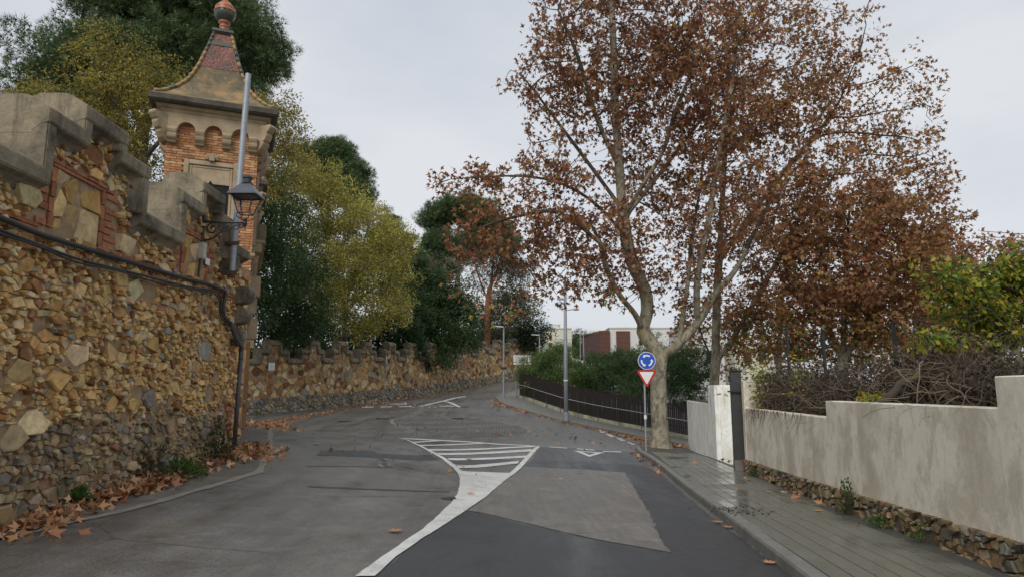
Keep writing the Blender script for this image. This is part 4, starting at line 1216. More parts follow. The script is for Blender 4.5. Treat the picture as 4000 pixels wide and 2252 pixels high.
lantern('wall_lantern', at(1030, 1312, 45.0), None, .9, 'small dark lantern beyond the gate above the far battlements')
e2 = bpy.data.objects['wall_lantern.001']
m = MB(); q = Vector(at(1030, 1312, 45.0)); m.tube([q, q - Vector((0, 0, 3.6))], .05, 8); m.build('post', M['iron'], e2)
c = nwp(790, 980, .09)
jb = empty('junction_box', c, 'beige electrical box with a cable on the ochre wall under the lantern', 'junction box')
m = MB(); m.box(c, (.11, .13, .3), -.03); m.build('box', M['plastic'], jb, bevel=.012)
m = MB(); m.tube(smooth_path([nwp(783, 1010, .07), nwp(778, 1050, .06), nwp(776, 1085, .06), nwp(790, 1105, .08)]), .022, 6); m.build('lead', M['cable'], jb)
c = nwp(811, 1022, .05); m = MB(); m.box(c, (.008, .16, .12), -.03)
tag(m.build('wall_label', M['white']), 'small white label on the ochre wall beside the junction box', 'label')
# white notice on the far wall
sN = min(np.linspace(0, 12, 200), key=lambda s: abs(fwpos(s).x / fwpos(s).y - ray(1060, 1430)[0]))
q, n = fwpos(sN), fwn(sN)
zc_ = CZ + ray(1060, 1430)[1] * q.y
nt_ = empty('notice_board', (q.x + n.x * .06, q.y + n.y * .06, zc_), 'white square notice fixed to the far battlemented wall', 'notice', rz=math.atan2(n.y, n.x) + R(90))
m = MB(); m.box((0, 0, 0), (.48, .03, .5)); m.build('panel', M['white'], nt_, world=False, bevel=.006)
for k, (w, z) in enumerate(((.2, .12), (.34, .02), (.14, -.06), (.36, -.15))):
    m = MB(); m.box((0, -.017, z), (w, .003, .022)); m.build('lettering', M['sign_back'], nt_, world=False)

# ------------------------------------------------------------------ boundary wall on the right
WN = Vector((-1, .131)).normalized(); WT = Vector((.131, 1)).normalized()
def frw(s, t, p): return (XW(s) + WN.x * p, s + WN.y * p, t)        # s is the distance ahead, p out over the pavement
def rwz(px, py):
    a, b = ray(px, py); d = 3.58 / (a - .131); return d, CZ + b * d
PH = lambda s: gz(XW(s), s) + PAVE_H
RW = empty('plaster_wall', (XW(11), 11, PH(11)), 'long grey-beige stained plaster wall with stepped top beside the pavement', 'wall')
d1, zA = rwz(3224, 1562); _, zB = rwz(3224, 1628); d2, zC = rwz(3884, 1467); _, zA2 = rwz(3887, 1592)
segs = [(2.2, d2, zC), (d2, d1, (zA + zA2) / 2), (d1, 16.75, zB)]
PL = .3
for i, (a, b, z) in enumerate(segs):
    NSEG = 14; m = MB(); vs = []
    for k in range(NSEG + 1):
        s = a + (b - a) * k / NSEG
        zz = z
        for p, q in ((0, PH(s) + PL - .05 + .02 * math.sin(s * 2.3)), (0, zz - .012), (-.012, zz), (-.22, zz), (-.22, PH(s) - .5)): vs.append(frw(s, q, p))
    m.add(vs, [(5 * k + j, 5 * k + (j + 1) % 5, 5 * k + 5 + (j + 1) % 5, 5 * k + 5 + j) for k in range(NSEG) for j in range(5)] + [(0, 1, 2, 3, 4), tuple(5 * NSEG + j for j in (4, 3, 2, 1, 0))])
    m.build('plaster_panel', M['plaster'], RW)
m = MB(); m.prism([(16.75, .012), (17.02, .012), (17.02, -.32), (16.75, -.32)], lambda s, p, z: frw(s, z, p), PH(17) - .3, CZ + ray(2925, 1487)[1] * 16.9)
m.build('end_pier', M['plaster'], RW, bevel=.015)
m = MB()
vs = []
for k in range(31):
    s = 2.2 + (17 - 2.2) * k / 30
    vs += [frw(s, PH(s) - .3, .015), frw(s, PH(s) + PL - .03, .015), frw(s, PH(s) + PL - .03, -.2), frw(s, PH(s) - .3, -.2)]
m.add(vs, [(4 * k + j, 4 * k + (j + 1) % 4, 4 * k + 4 + (j + 1) % 4, 4 * k + 4 + j) for k in range(30) for j in range(4)])
m.build('plinth_core', M['mortar_dark'], RW)
rr = random.Random(21)
ps = scatter(2.2, 17.0, -.06, PL, [(.12, 22), (.075, 160), (.042, 700)], rr, 200, 1.4, .6)
lay(RW, cells(ps, (2.2, 17.0, -.06, PL), 1.4), lambda s, t, p: frw(s, PH(s) + t, p + .015), rr, .008, lambda s, t, q: q.uniform(.015, .06), lambda s, t, q: (tuple(v * .62 for v in pick(LOW, q)), 'u'), {'u': M['stone_low']}, 240, name='plinth_stone', see=lambda s, t: 10 / s if s > 5 else .01)
# charcoal gate leaf and its concrete foot
gq = Vector(frw(17.25, 0, .1)); gt = CZ + ray(2890, 1447)[1] * 17.25
GTE = empty('metal_gate', (gq.x, gq.y, PH(17.2)), 'charcoal steel gate post standing open between the plaster wall and the white pillar', 'gate')
bx0 = PH(17.2)
m = MB(); m.box((gq.x, gq.y, (bx0 + .16 + gt) / 2), (.27, .14, gt - bx0 - .16), -.13); m.build('post', M['gate'], GTE, bevel=.008)
m = MB(); m.box((gq.x, gq.y - .02, bx0 + .1), (.29, .2, .3), -.13); m.build('concrete_foot', M['kerb'], GTE, bevel=.01)
m = MB(); m.box((gq.x - .02, gq.y - .01, gt + .012), (.34, .2, .02), -.13); m.build('cap_plate', M['gate'], GTE)
m = MB(); m.box((gq.x - .06, gq.y - .1, gt - .52), (.36, .05, .04), -.13); m.build('latch', M['iron'], GTE)
# whitewashed wall and pillar beyond the gate
WWL = empty('whitewashed_wall', (XW(24), 24, PH(24)), 'flaking mossy whitewashed wall and pillar beyond the charcoal gate', 'wall')
zp = CZ + ray(2830, 1503)[1] * 21.5; zw = CZ + ray(2740, 1568)[1] * 24.5
m = MB(); m.prism([(20.95, .03), (22.25, .03), (22.25, -.75), (20.95, -.75)], lambda s, p, z: frw(s, z, p), PH(21) - .4, zp); m.build('pillar', M['plaster_white'], WWL, bevel=.02)
m = MB(); m.prism([(22.252, 0), (28.0, 0), (28.0, -.3), (22.252, -.3)], lambda s, p, z: frw(s, z + .02 * math.sin(s * 3), p), PH(24) - .7, zw); m.build('wall_panel', M['plaster_white'], WWL, bevel=.02)
m = MB(); m.prism([(22.5, -.06), (28.0, -.06), (28.0, -.28), (22.5, -.28)], lambda s, p, z: frw(s, z, p), zw - .02, zw + .035); m.build('moss_cap', M['grass_ground'], WWL)
m = MB(); m.box(frw(21.7, zp - .45, .035), (.02, .06, .42), -.13); m.build('door_number_plate', M['sign_back'], WWL)

# raised garden soil behind the right wall
m = MB(); xs = np.linspace(0, 22, 12); ss = np.linspace(1, 17, 17)
vs = [(XW(s) + .2 + x, s, min(zB, PH(s) + 1.0) - .12 + .02 * x + .05 * math.sin(3 * s + x)) for s in ss for x in xs]
m.add(vs, [(i * 12 + j, i * 12 + j + 1, i * 12 + 13 + j, i * 12 + 12 + j) for i in range(16) for j in range(11)])
o = m.build('garden_soil', M['earth']); o['kind'] = 'structure'

# ------------------------------------------------------------------ signs, lamps, fence
def roundel(e, c, r, yaw):
    x, y, z = c
    def disc(rad, y0, y1, name, mat, n=40):
        m = MB(); m.prism([(rad * math.cos(t), rad * math.sin(t)) for t in np.linspace(0, 2 * math.pi, n + 1)[:-1]], lambda a, b, p: (x + a, y + p, z + b), y0, y1); return m.build(name, M[mat], e)
    disc(r, -.012, .012, 'roundel_rim', 'sign_white'); d = disc(r * .94, -.0145, -.0125, 'roundel_face', 'sign_blue')
    disc(r * .98, .0125, .016, 'roundel_back', 'sign_back')
    for k in range(3):                          # three white arrows chasing round anticlockwise
        a0 = R(52 + 120 * k); a1 = a0 + R(62); a2 = a1 + R(26)
        ri, ro, mid = r * .5, r * .68, r * .59
        P_ = [(ro * math.cos(t), ro * math.sin(t)) for t in np.linspace(a0, a1, 9)]
        P_ += [(r * .79 * math.cos(a1), r * .79 * math.sin(a1)), (mid * math.cos(a2), mid * math.sin(a2)), (r * .39 * math.cos(a1), r * .39 * math.sin(a1))]
        P_ += [(ri * math.cos(t), ri * math.sin(t)) for t in np.linspace(a1, a0, 9)]
        m = MB(); m.prism(P_, lambda a, b, p: (x + a, y + p, z + b), -.0165, -.0148); m.build('arrow', M['sign_white'], e)
def rtri(e, c, s, y0, y1, name, mat, rad=.05):    # triangle standing on its point, rounded corners
    x, y, z = c; h = s * .866
    V_ = [(-s / 2, h / 3), (s / 2, h / 3), (0, -2 * h / 3)]
    P_ = []
    for i, v in enumerate(V_):
        cx, cy = v[0] * (1 - rad * 2 / (s * .577)), v[1] * (1 - rad * 2 / (s * .577))
        base = math.atan2(v[1], v[0])
        for t in np.linspace(R(60), -R(60), 6): P_.append((cx + rad * math.cos(base + t), cy + rad * math.sin(base + t)))
    m = MB(); m.prism(P_, lambda a, b, p: (x + a, y + p, z + b), y0, y1); return m.build(name, M[mat], e)
SD = 24.2
sb = at(2525, 1765, SD); gsg = gz(sb[0], SD) + PAVE_H
SG = empty('traffic_sign', (sb[0], SD, gsg), 'blue roundabout sign above a red and white give-way triangle in front of the plane trunk', 'traffic sign')
m = MB(); m.tube([(sb[0], SD + .05, gsg - .05), (sb[0] + .02, SD + .05, at(2525, 1372, SD)[2])], .034, 12); m.build('post', M['steel'], SG)
dc = at(2526, 1407, SD); roundel(SG, (dc[0], SD, dc[2]), .318, 0)
tc_ = at(2526, 1467, SD)
rtri(SG, (tc_[0], SD, tc_[2]), .74, -.012, .012, 'give_way_border', 'sign_red'); rtri(SG, (tc_[0], SD, tc_[2]), .52, -.0145, -.0125, 'give_way_face', 'sign_white', .02); rtri(SG, (tc_[0], SD, tc_[2]), .72, .0125, .016, 'give_way_back', 'sign_back')
m = MB(); sz = at(2527, 1627, SD)[2]; m.tube([(sb[0] + .01, SD + .05, sz - .07), (sb[0] + .01, SD + .05, sz + .07)], .05, 12); m.build('clamp_sticker', M['white'], SG)

def led_lamp(name, base, h, yaw, label, sc=1.0, double=False):
    x, y, z = base
    e = empty(name, base, label, 'street lamp', 'street lamps')
    m = MB(); m.tube([(x, y, z - .1), (x, y, z + h)], [.075 * sc, .05 * sc], 12); m.build('post', M['steel'], e)
    m = MB(); m.tube([(x, y, z - .02), (x, y, z + .35)], .085 * sc, 12); m.build('base_sleeve', M['steel'], e)
    dx, dy = math.cos(yaw), math.sin(yaw)
    m = MB(); m.box((x + dx * .38 * sc, y + dy * .38 * sc, z + h + .03), (.74 * sc, .3 * sc, .07 * sc), yaw, rx=0, ry=R(-4)); m.build('lamp_head', M['steel_white'], e, bevel=.02)
    m = MB(); m.tube([(x, y, z + h - .04), (x + dx * .2 * sc, y + dy * .2 * sc, z + h + .03)], .04 * sc, 8); m.build('bracket', M['steel'], e)
    return e
b = gp(1967, 1560); l1 = led_lamp('street_lamp', (b[0], 46.3, gz(b[0], 46.3) + PAVE_H), at(1967, 1276, 46.3)[2] - gz(b[0], 46.3) - PAVE_H, R(180), 'short grey street lamp with flat white head at the pavement tip', 1.0)
zz = at(1967, 1436, 46.3)[2]
m = MB(); m.box((b[0] + .02, 46.2, zz), (.42, .12, .14)); m.build('camera_box', M['iron'], l1, bevel=.02)
led_lamp('street_lamp', at(2108, 1440, 62), at(2108, 1308, 62)[2] - at(2108, 1440, 62)[2], R(180), 'street lamp with flat white head rising behind the green bushes by the far wall')
led_lamp('street_lamp', at(2172, 1375, 105), at(2172, 1294, 105)[2] - at(2172, 1375, 105)[2], R(180), 'tiny distant street lamp in front of the cream building')
led_lamp('street_lamp', at(2268, 1420, 82), at(2268, 1299, 82)[2] - at(2268, 1420, 82)[2], R(180), 'left of the two distant lamps in front of the brown clad house')
led_lamp('street_lamp', at(2281, 1430, 80), at(2281, 1302, 80)[2] - at(2281, 1430, 80)[2], R(180), 'right of the two distant lamps in front of the brown clad house')
# tall bare pole with two flood lamps
tb = gp(2212, 1638); td = 38.4; tbx = at(2212, 1638, td)[0]; tz0 = gz(tbx, td) + PAVE_H
TP = empty('lighting_mast', (tbx, td, tz0), 'tall grey lighting mast with two small floodlights beside the brown fence', 'street lamp')
ztp = at(2215, 1088, td)[2]
m = MB(); m.tube([(tbx, td, tz0 - .1), (tbx, td, tz0 + 3), (tbx + .03, td, ztp)], [.13, .115, .07], 14); m.build('post', M['steel'], TP, smooth=True)
m = MB(); m.tube([(tbx, td, tz0 - .02), (tbx, td, tz0 + .5)], .16, 14); m.build('base_sleeve', M['steel'], TP)
m = MB(); zz = at(2212, 1484, td)[2]; m.tube([(tbx, td, zz - .04), (tbx, td, zz + .04)], .13, 14); m.build('white_band', M['white'], TP)
for sx, px, py in ((-1, 2190, 1165), (1, 2250, 1205)):
    q = Vector(at(px, py, td))
    m = MB(); m.tube([(tbx, td, q.z - .1), (q.x, q.y, q.z)], .025, 8); ar = m.build('arm', M['steel'], TP)
    m = MB(); m.lathe([(.05, .1), (.17, .02), (.19, -.06), (.12, -.08)], (q.x, q.y, q.z), 14); m.build('floodlight', M['steel_white'], TP, smooth=True)
for k, dz_ in enumerate((.1, -.02)):
    q = Vector(at(2205, 1150 - 12 * k, td)); m = MB(); m.box(q, (.3, .14, .1)); m.build('floodlight_box', M['steel_white'], TP, bevel=.02)
# road sign seen edge-on by the far wall
b = gp(1497, 1567); e = empty('traffic_sign', (b[0], b[1], b[2]), 'traffic sign pole seen edge-on against the far wall', 'traffic sign')
hz_ = at(1508, 1388, b[1])[2]
m = MB(); m.tube([(b[0], b[1], b[2] - .05), (b[0] + .1, b[1], hz_)], .035, 10); m.build('post', M['steel'], e)
m = MB(); m.prism([(.3 * math.cos(t), .3 * math.sin(t)) for t in np.linspace(0, 2 * math.pi, 25)[:-1]], lambda a, c, p: (b[0] + .16 + p + a * .14, b[1] - a * .98, hz_ - .35 + c), -.012, .012); m.build('round_plate', M['sign_white'], e)
m = MB(); m.prism([(-.33, .2), (.33, .2), (0, -.37)], lambda a, c, p: (b[0] + .15 + p + a * .14, b[1] - a * .98, hz_ - 1.0 + c), -.012, .012); m.build('triangle_plate', M['sign_back'], e)
# white direction boards
b = at(2056, 1470, 58); e = empty('direction_sign', b, 'stack of white direction boards on a post before the far wall', 'direction sign')
zt_ = at(2056, 1384, 58)[2]
for k in range(4):
    zc_ = at(2040, 1390 + 9.3 * k, 58)[2]
    m = MB(); m.box((b[0] - .55, 58 - .06, zc_), (1.15, .03, .17)); bd = m.build('board', M['sign_white'], e)
    m = MB(); m.box((b[0] - .55, 58 - .078, zc_), (.85, .004, .05)); m.build('lettering', M['sign_back'], e)
    m = MB(); m.box((b[0] + .28, 58 - .06, zc_), (.32, .03, .17)); m.build('board_end', M['sign_white'], e)
m = MB(); m.tube([(b[0], 58, gz(b[0], 58)), (b[0], 58, zt_ + .1)], .045, 8); m.tube([(b[0] - .9, 58, gz(b[0] - .9, 58)), (b[0] - .9, 58, zt_ + .05)], .045, 8); m.build('post', M['steel'], e)

# fence of dark slats on a mossy kerb with a pedestrian handrail in front
FC = curve_pts(FENCE, 400)
flen = sum((FC[i + 1] - FC[i]).length for i in range(400))
FE = empty('slat_fence', (FC[200].x, FC[200].y, gz(FC[200].x, FC[200].y)), 'dark brown vertical slat fence on a mossy white kerb across the junction', 'fence')
nsl = int(flen / .125); FS = curve_pts([(p.x, p.y) for p in FC], nsl)
sl = None; rr = random.Random(4)
for i in range(nsl):
    p = (FS[i] + FS[i + 1]) / 2; t = FS[i + 1] - FS[i]
    zf = gz(p.x, p.y) + PAVE_H + .2
    if sl is None:
        m = MB(); m.box((0, 0, .78), (.098, .03, 1.56)); o = m.build('slat', M['fence'], FE, world=False); sl = o.data
    else: o = link('slat', sl, None, FE)
    o.location = Vector((p.x, p.y, zf)) - ORIG[FE.name]; o.rotation_euler = (0, rr.uniform(-.008, .008), math.atan2(t.y, t.x)); o.scale = (1, 1, rr.uniform(.96, 1.02))
for zr in (.35, 1.25):
    m = MB(); m.tube([(p.x + .02, p.y + .035, gz(p.x, p.y) + PAVE_H + .2 + zr) for p in FC[::8]], .025, 6); m.build('fence_rail', M['fence'], FE)
m = MB(); vs = []
K = FC[::8]
for p in K:
    g = gz(p.x, p.y); vs += [(p.x - .06, p.y - .09, g - .2), (p.x - .06, p.y - .09, g + PAVE_H + .19), (p.x + .06, p.y + .09, g + PAVE_H + .19), (p.x + .06, p.y + .09, g - .2)]
m.add(vs, [(4 * k + j, 4 * k + (j + 1) % 4, 4 * k + 4 + (j + 1) % 4, 4 * k + 4 + j) for k in range(len(K) - 1) for j in range(4)] + [(0, 1, 2, 3)])
m.build('fence_kerb', M['fence_kerb'], FE)
HRL = empty('handrail', (FC[150].x - .3, FC[150].y - .4, gz(FC[150].x, FC[150].y)), 'thin pale steel handrail on posts in front of the brown fence', 'handrail')
HP = [Vector((p.x - .22, p.y - .3)) for p in FC[2:]]
m = MB(); m.tube([(p.x, p.y, gz(p.x, p.y) + PAVE_H + .95) for p in HP[::6]], .018, 8); m.build('rail', M['sign_back'], HRL, smooth=True)
for p in curve_pts([(q.x, q.y) for q in HP], 15):
    g = gz(p.x, p.y) + PAVE_H; m = MB(); m.tube([(p.x, p.y, g - .05), (p.x, p.y, g + .93)], .02, 8); m.build('post', M['gate'], HRL)

# ------------------------------------------------------------------ houses beyond
def boxb(m, x0, x1, y0, y1, z0, z1): m.box(((x0 + x1) / 2, (y0 + y1) / 2, (z0 + z1) / 2), (x1 - x0, y1 - y0, z1 - z0))
D = 112; a = at(2128, 1283, D); c = at(2233, 1283, D); zb = at(2128, 1470, D)[2]
e = empty('apartment_building', (a[0], D, zb), 'distant cream block with yellow-framed windows beyond the far road', 'building')
m = MB(); boxb(m, a[0], c[0], D, D + 9, zb, a[2]); m.build('wall', M['bldg_white'], e)
m = MB(); boxb(m, a[0] - .1, c[0] + .1, D - .1, D + 9.1, a[2] + .003, a[2] + .22); m.build('parapet', M['bldg_grey'], e)
q0, q1 = at(2163, 1272, D + 2), at(2178, 1280, D + 2)
m = MB(); m.lathe([(.75, -.3), (.75, .45), (.85, .5), (.85, .62), (.3, .72)], ((q0[0] + q1[0]) / 2, D + 2, a[2] + .3), 14); m.build('roof_tank', M['bldg_grey'], e)
for py in (1316, 1346):
    w0, w1 = at(2145, py + 8, D), at(2155, py - 8, D)
    m = MB(); boxb(m, w0[0] - .12, w1[0] + .12, D - .06, D - .002, w0[2] - .12, w1[2] + .12); wn = m.build('window', M['bldg_trim'], e)
    m = MB(); boxb(m, w0[0], w1[0], D - .09, D - .062, w0[2], w1[2]); m.build('pane', M['glass'], wn)
m = MB(); boxb(m, a[0] + .02, c[0] - .02, D - .05, D - .002, at(2180, 1323, D)[2], at(2180, 1320, D)[2]); m.build('string_course', M['bldg_grey'], e)
D = 88; X = lambda px, d=D: at(px, 1330, d)[0]; Z = lambda py, d=D: at(2350, py, d)[2]
e = empty('clad_house', (X(2340), D, Z(1480)), 'modern white house with red-brown slatted cladding behind the bushes', 'building')
m = MB(); boxb(m, X(2383), X(2640), D + .4, D + 12, Z(1500), Z(1280)); m.build('wall', M['bldg_grey'], e)
m = MB(); boxb(m, X(2380), X(2645), D + .3, D + 12.2, Z(1280) + .003, Z(1276)); m.build('roof_edge', M['bldg_white'], e)
def slats(x0, x1, y0, y1, z0, z1, n, name, mat, along=True):
    dz_ = (z1 - z0) / n
    for k in range(n):
        m = MB(); boxb(m, x0, x1, y0 + (.0 if k % 2 else .03), y1, z0 + k * dz_ + .02, z0 + (k + 1) * dz_ - .02); m.build(name, M[mat], e)
m = MB(); boxb(m, X(2341) + .05, X(2384) - .05, D + .1, D + 6, Z(1500), Z(1291)); m.build('bay_wall', M['dark'], e)
slats(X(2341), X(2384), D, D + .35, Z(1440), Z(1289), 30, 'cladding_board', 'wood_slat')
slats(X(2409), X(2463), D + .2, D + .39, Z(1440), Z(1290), 30, 'cladding_board', 'wood_slat')
m = MB(); x0, x1 = X(2275, D + 7), X(2341)
m.prism([(x0, D + 7), (x1, D + .05), (x1, D + 6), (x0 + 1, D + 11)], lambda x, y, z: (x, y, z), Z(1500), Z(1296)); m.build('side_wing', M['wood_side'], e)
for k in range(26):
    zz0 = Z(1440) + k * (Z(1297) - Z(1440)) / 26
    m = MB(); m.prism([(x0 - .04, D + 6.95), (x1 - .02, D - .02), (x1, D + .04), (x0, D + 6.99)], lambda x, y, z: (x, y, z), zz0 + .03, zz0 + (Z(1297) - Z(1440)) / 26 - .03); m.build('cladding_board', M['wood_side'], e)
m = MB(); m.prism([(x0 - .2, D + 6.8), (x1 + .1, D - .2), (x1 + .1, D + 6), (x0 + .9, D + 11.2)], lambda x, y, z: (x, y, z), Z(1296) + .003, Z(1291)); m.build('roof_edge', M['wood_side'], e)
for px in (2352, 2447):
    m = MB(); m.lathe([(.9, 0), (.9, .2), (.7, .4), (.3, .5), (.05, .52)], (X(px), D + 3, Z(1280) + .05 if px > 2380 else Z(1291)), 16); m.build('skylight', M['bldg_white'], e, smooth=True)
w0, w1 = X(2497), X(2512)
m = MB(); boxb(m, w0, w1, D + .3, D + .38, Z(1345), Z(1325)); wn = m.build('window', M['wood_slat'], e)
m = MB(); boxb(m, w0 + .08, w1 - .08, D + .26, D + .298, Z(1343), Z(1327)); m.build('pane', M['glass'], wn)
D3 = 72
e = empty('cream_house', at(2950, 1480, D3), 'cream house glimpsed between the plane trunks on the right', 'building')
x0, x1, z0, z1 = at(2870, 1400, D3)[0], at(3060, 1400, D3)[0], at(2950, 1540, D3)[2], at(2950, 1340, D3)[2]
m = MB(); boxb(m, x0, x1, D3, D3 + 8, z0, z1); m.build('wall', M['bldg_white'], e)
m = MB(); boxb(m, x0 - .2, x1 + .2, D3 - .2, D3 + 8.2, z1 + .003, z1 + .25); m.build('roof_edge', M['bldg_grey'], e)
for k in range(3):
    wx = x0 + 1.0 + k * 1.6; m = MB(); boxb(m, wx, wx + .8, D3 - .05, D3 - .002, z1 - 2.2, z1 - 1); wn = m.build('window', M['wood_slat'], e)
    m = MB(); boxb(m, wx + .08, wx + .72, D3 - .08, D3 - .052, z1 - 2.1, z1 - 1.1); m.build('pane', M['glass'], wn)
D4 = 66
e = empty('white_house', at(2780, 1480, D4), 'white house behind the second plane trunk', 'building')
x0, x1, z0, z1 = at(2690, 1400, D4)[0], at(2830, 1400, D4)[0], at(2780, 1560, D4)[2], at(2780, 1278, D4)[2]
m = MB(); boxb(m, x0, x1, D4, D4 + 8, z0, z1); m.build('wall', M['bldg_grey'], e)
m = MB(); boxb(m, x0 - .15, x1 + .15, D4 - .15, D4 + 8.2, z1 + .003, z1 + .2); m.build('roof_edge', M['bldg_white'], e)
m = MB(); boxb(m, x0 + 1.6, x1 - .3, D4 - .06, D4 - .002, z1 - 3.6, z1 - 2.2); wn = m.build('window', M['sign_back'], e)
m = MB(); boxb(m, x0 + 1.7, x1 - .4, D4 - .09, D4 - .062, z1 - 3.5, z1 - 2.3); m.build('pane', M['glass'], wn)
# white ramp wall between the bushes
m = MB(); q0, q1 = at(2235, 1395, 74), at(2320, 1435, 74)
m.prism([(q0[0], q0[2]), (q1[0] + 1, q1[2] + .3), (q1[0] + 1, -2), (q0[0], -2)], lambda x, z, y: (x, y, z), 74, 74.3)
tag(m.build('ramp_wall', M['bldg_grey']), 'low white wall sloping down between the green bushes', 'wall')

# ------------------------------------------------------------------ vegetation
TEMPL = {
    'plane': (np.array([(0, 0, 0), (.2, .42, .03), (0, 1, -.06), (-.2, .42, .03), (.04, .12, .02), (.52, .5, -.05), (.16, .5, .03), (-.04, .12, .02), (-.16, .5, .03), (-.52, .5, -.05)], float),
              np.array([(0, 1, 3), (1, 2, 3), (4, 5, 6), (7, 8, 9)])),
    'leaf': (np.array([(0, 0, 0), (.27, .5, .06), (0, 1, 0), (-.27, .5, .06)], float), np.array([(0, 1, 2), (0, 2, 3)])),
    'slim': (np.array([(0, 0, 0), (.1, .5, .02), (0, 1, 0), (-.1, .5, .02)], float), np.array([(0, 1, 2), (0, 2, 3)])),
    'tuft': (np.array([(.055, 0, 0), (-.055, 0, 0), (.0, 1, .1), (.055, .0, 0), (-.055, 0, 0), (.6, .75, .05), (.055, 0, 0), (-.055, 0, 0), (-.6, .75, -.05), (0, .0, .055), (0, 0, -.055), (.05, .75, .6), (0, 0, .055), (0, 0, -.055), (-.05, .75, -.6)], float),
             np.array([(0, 1, 2), (3, 4, 5), (6, 7, 8), (9, 10, 11), (12, 13, 14)])),
}
def place_leaves(pos, out, tmpl, size, cols, droop=0.0, r_=rng, jitter=.9):
    """pos (N,3); out (N,3) the way each leaf roughly points; size (N,)"""
    V0, T0 = TEMPL[tmpl]; N = len(pos); k = len(V0)
    y = out + r_.normal(0, jitter, (N, 3)); y[:, 2] -= droop
    y /= np.linalg.norm(y, axis=1, keepdims=True) + 1e-9
    z = r_.normal(0, 1, (N, 3)) + np.array([0, 0, .6]); z -= (z * y).sum(1, keepdims=True) * y
    z /= np.linalg.norm(z, axis=1, keepdims=True) + 1e-9
    x = np.cross(y, z)
    V = pos[:, None, :] + size[:, None, None] * (V0[None, :, 0:1] * x[:, None] + V0[None, :, 1:2] * y[:, None] + V0[None, :, 2:3] * z[:, None])
    T = (np.arange(N) * k)[:, None, None] + T0[None]
    C = np.repeat(cols, k, axis=0)
    return V.reshape(-1, 3), T.reshape(-1, 3), C
def pal_cols(pal, N, r_=rng, var=.22):
    P_ = np.array([c for c, w in pal]); w = np.array([w for c, w in pal], float); w /= w.sum()
    c = P_[r_.choice(len(P_), N, p=w)]
    return c * r_.uniform(1 - var, 1 + var, (N, 1)) * r_.uniform(.93, 1.07, (N, 3))
def in_lobes(lobes, n, r_=rng, surf=.55):
    vol = np.array([l[3] * l[4] * l[5] * (l[6] if len(l) > 6 else 1) for l in lobes]); vol = vol / vol.sum()
    idx = r_.choice(len(lobes), n, p=vol)
    d = r_.normal(0, 1, (n, 3)); d /= np.linalg.norm(d, axis=1, keepdims=True)
    rad = r_.uniform(0, 1, n) ** (1 / 3 if surf <= 0 else surf * .5)
    A = np.array([l[:6] for l in lobes])[idx]
    return A[:, :3] + d * rad[:, None] * A[:, 3:6], A[:, :3]
def grow(seeds, attr, step=.6, kill=.8, maxit=90, up=.1):
    pos, par = [], []
    fix = {}
    def near(p):
        return min(range(len(pos)), key=lambda i: (pos[i] - p).length_squared)
    for line in seeds:
        rr0 = None
        if isinstance(line, tuple): line, rr0 = line[0], line[1:]
        P_ = [Vector(p) for p in line]; P_ = smooth_path(P_, 4)
        last = None
        if pos: last = near(P_[0])
        for ip, p in enumerate(P_):
            if last is not None and (p - pos[last]).length < step * .45: continue
            if rr0: fix[len(pos)] = rr0[0] + (rr0[1] - rr0[0]) * ip / len(P_)
            pos.append(p); par.append(-1 if last is None else last); last = len(pos) - 1
    pos = np.array([tuple(p) for p in pos]); par = list(par)
    A = np.array(attr); ni = np.zeros(len(A), int); nd = np.full(len(A), 1e9)
    def upd(i0):
        nonlocal ni, nd
        new = pos[i0:]
        for c in range(0, len(A), 400):
            d = np.linalg.norm(A[c:c + 400, None] - new[None], axis=2); j = d.argmin(1); dm = d[np.arange(len(j)), j]
            b = dm < nd[c:c + 400]; nd[c:c + 400][b] = dm[b]; ni[c:c + 400][b] = j[b] + i0
    upd(0); alive = nd > kill
    for it in range(maxit):
        alive &= nd > kill
        if not alive.any(): break
        a = np.where(alive)[0]; v = A[a] - pos[ni[a]]; v /= np.linalg.norm(v, axis=1, keepdims=True)
        src = np.unique(ni[a]); acc = np.zeros((len(pos), 3)); np.add.at(acc, ni[a], v)
        dd = acc[src] + np.array([0, 0, up]) + rng.normal(0, .12, (len(src), 3)); dd /= np.linalg.norm(dd, axis=1, keepdims=True)
        i0 = len(pos); pos = np.concatenate([pos, pos[src] + dd * step]); par += list(src)
        o = nd.copy(); upd(i0)
        if it > 4 and (o - nd).max() < 1e-4: break
    return pos, np.array(par), fix
def skeleton(pos, par, r_tip, r_base, e=2.3):
    n = len(pos); kids = [[] for _ in range(n)]
    for i, p in enumerate(par):
        if p >= 0: kids[p].append(i)
    w = np.zeros(n)
    for i in range(n - 1, -1, -1): w[i] = 1.0 if not kids[i] else sum(w[k] for k in kids[i]) + .02
    order = list(range(n))
    # children always follow parents except seeds joined later, so iterate to settle
    for _ in range(3):
        for i in range(n - 1, -1, -1): w[i] = 1.0 if not kids[i] else sum(w[k] for k in kids[i]) + .02
    a = math.log(r_base / r_tip) / math.log(max(w[0], 2))
    return r_tip * w ** a, kids
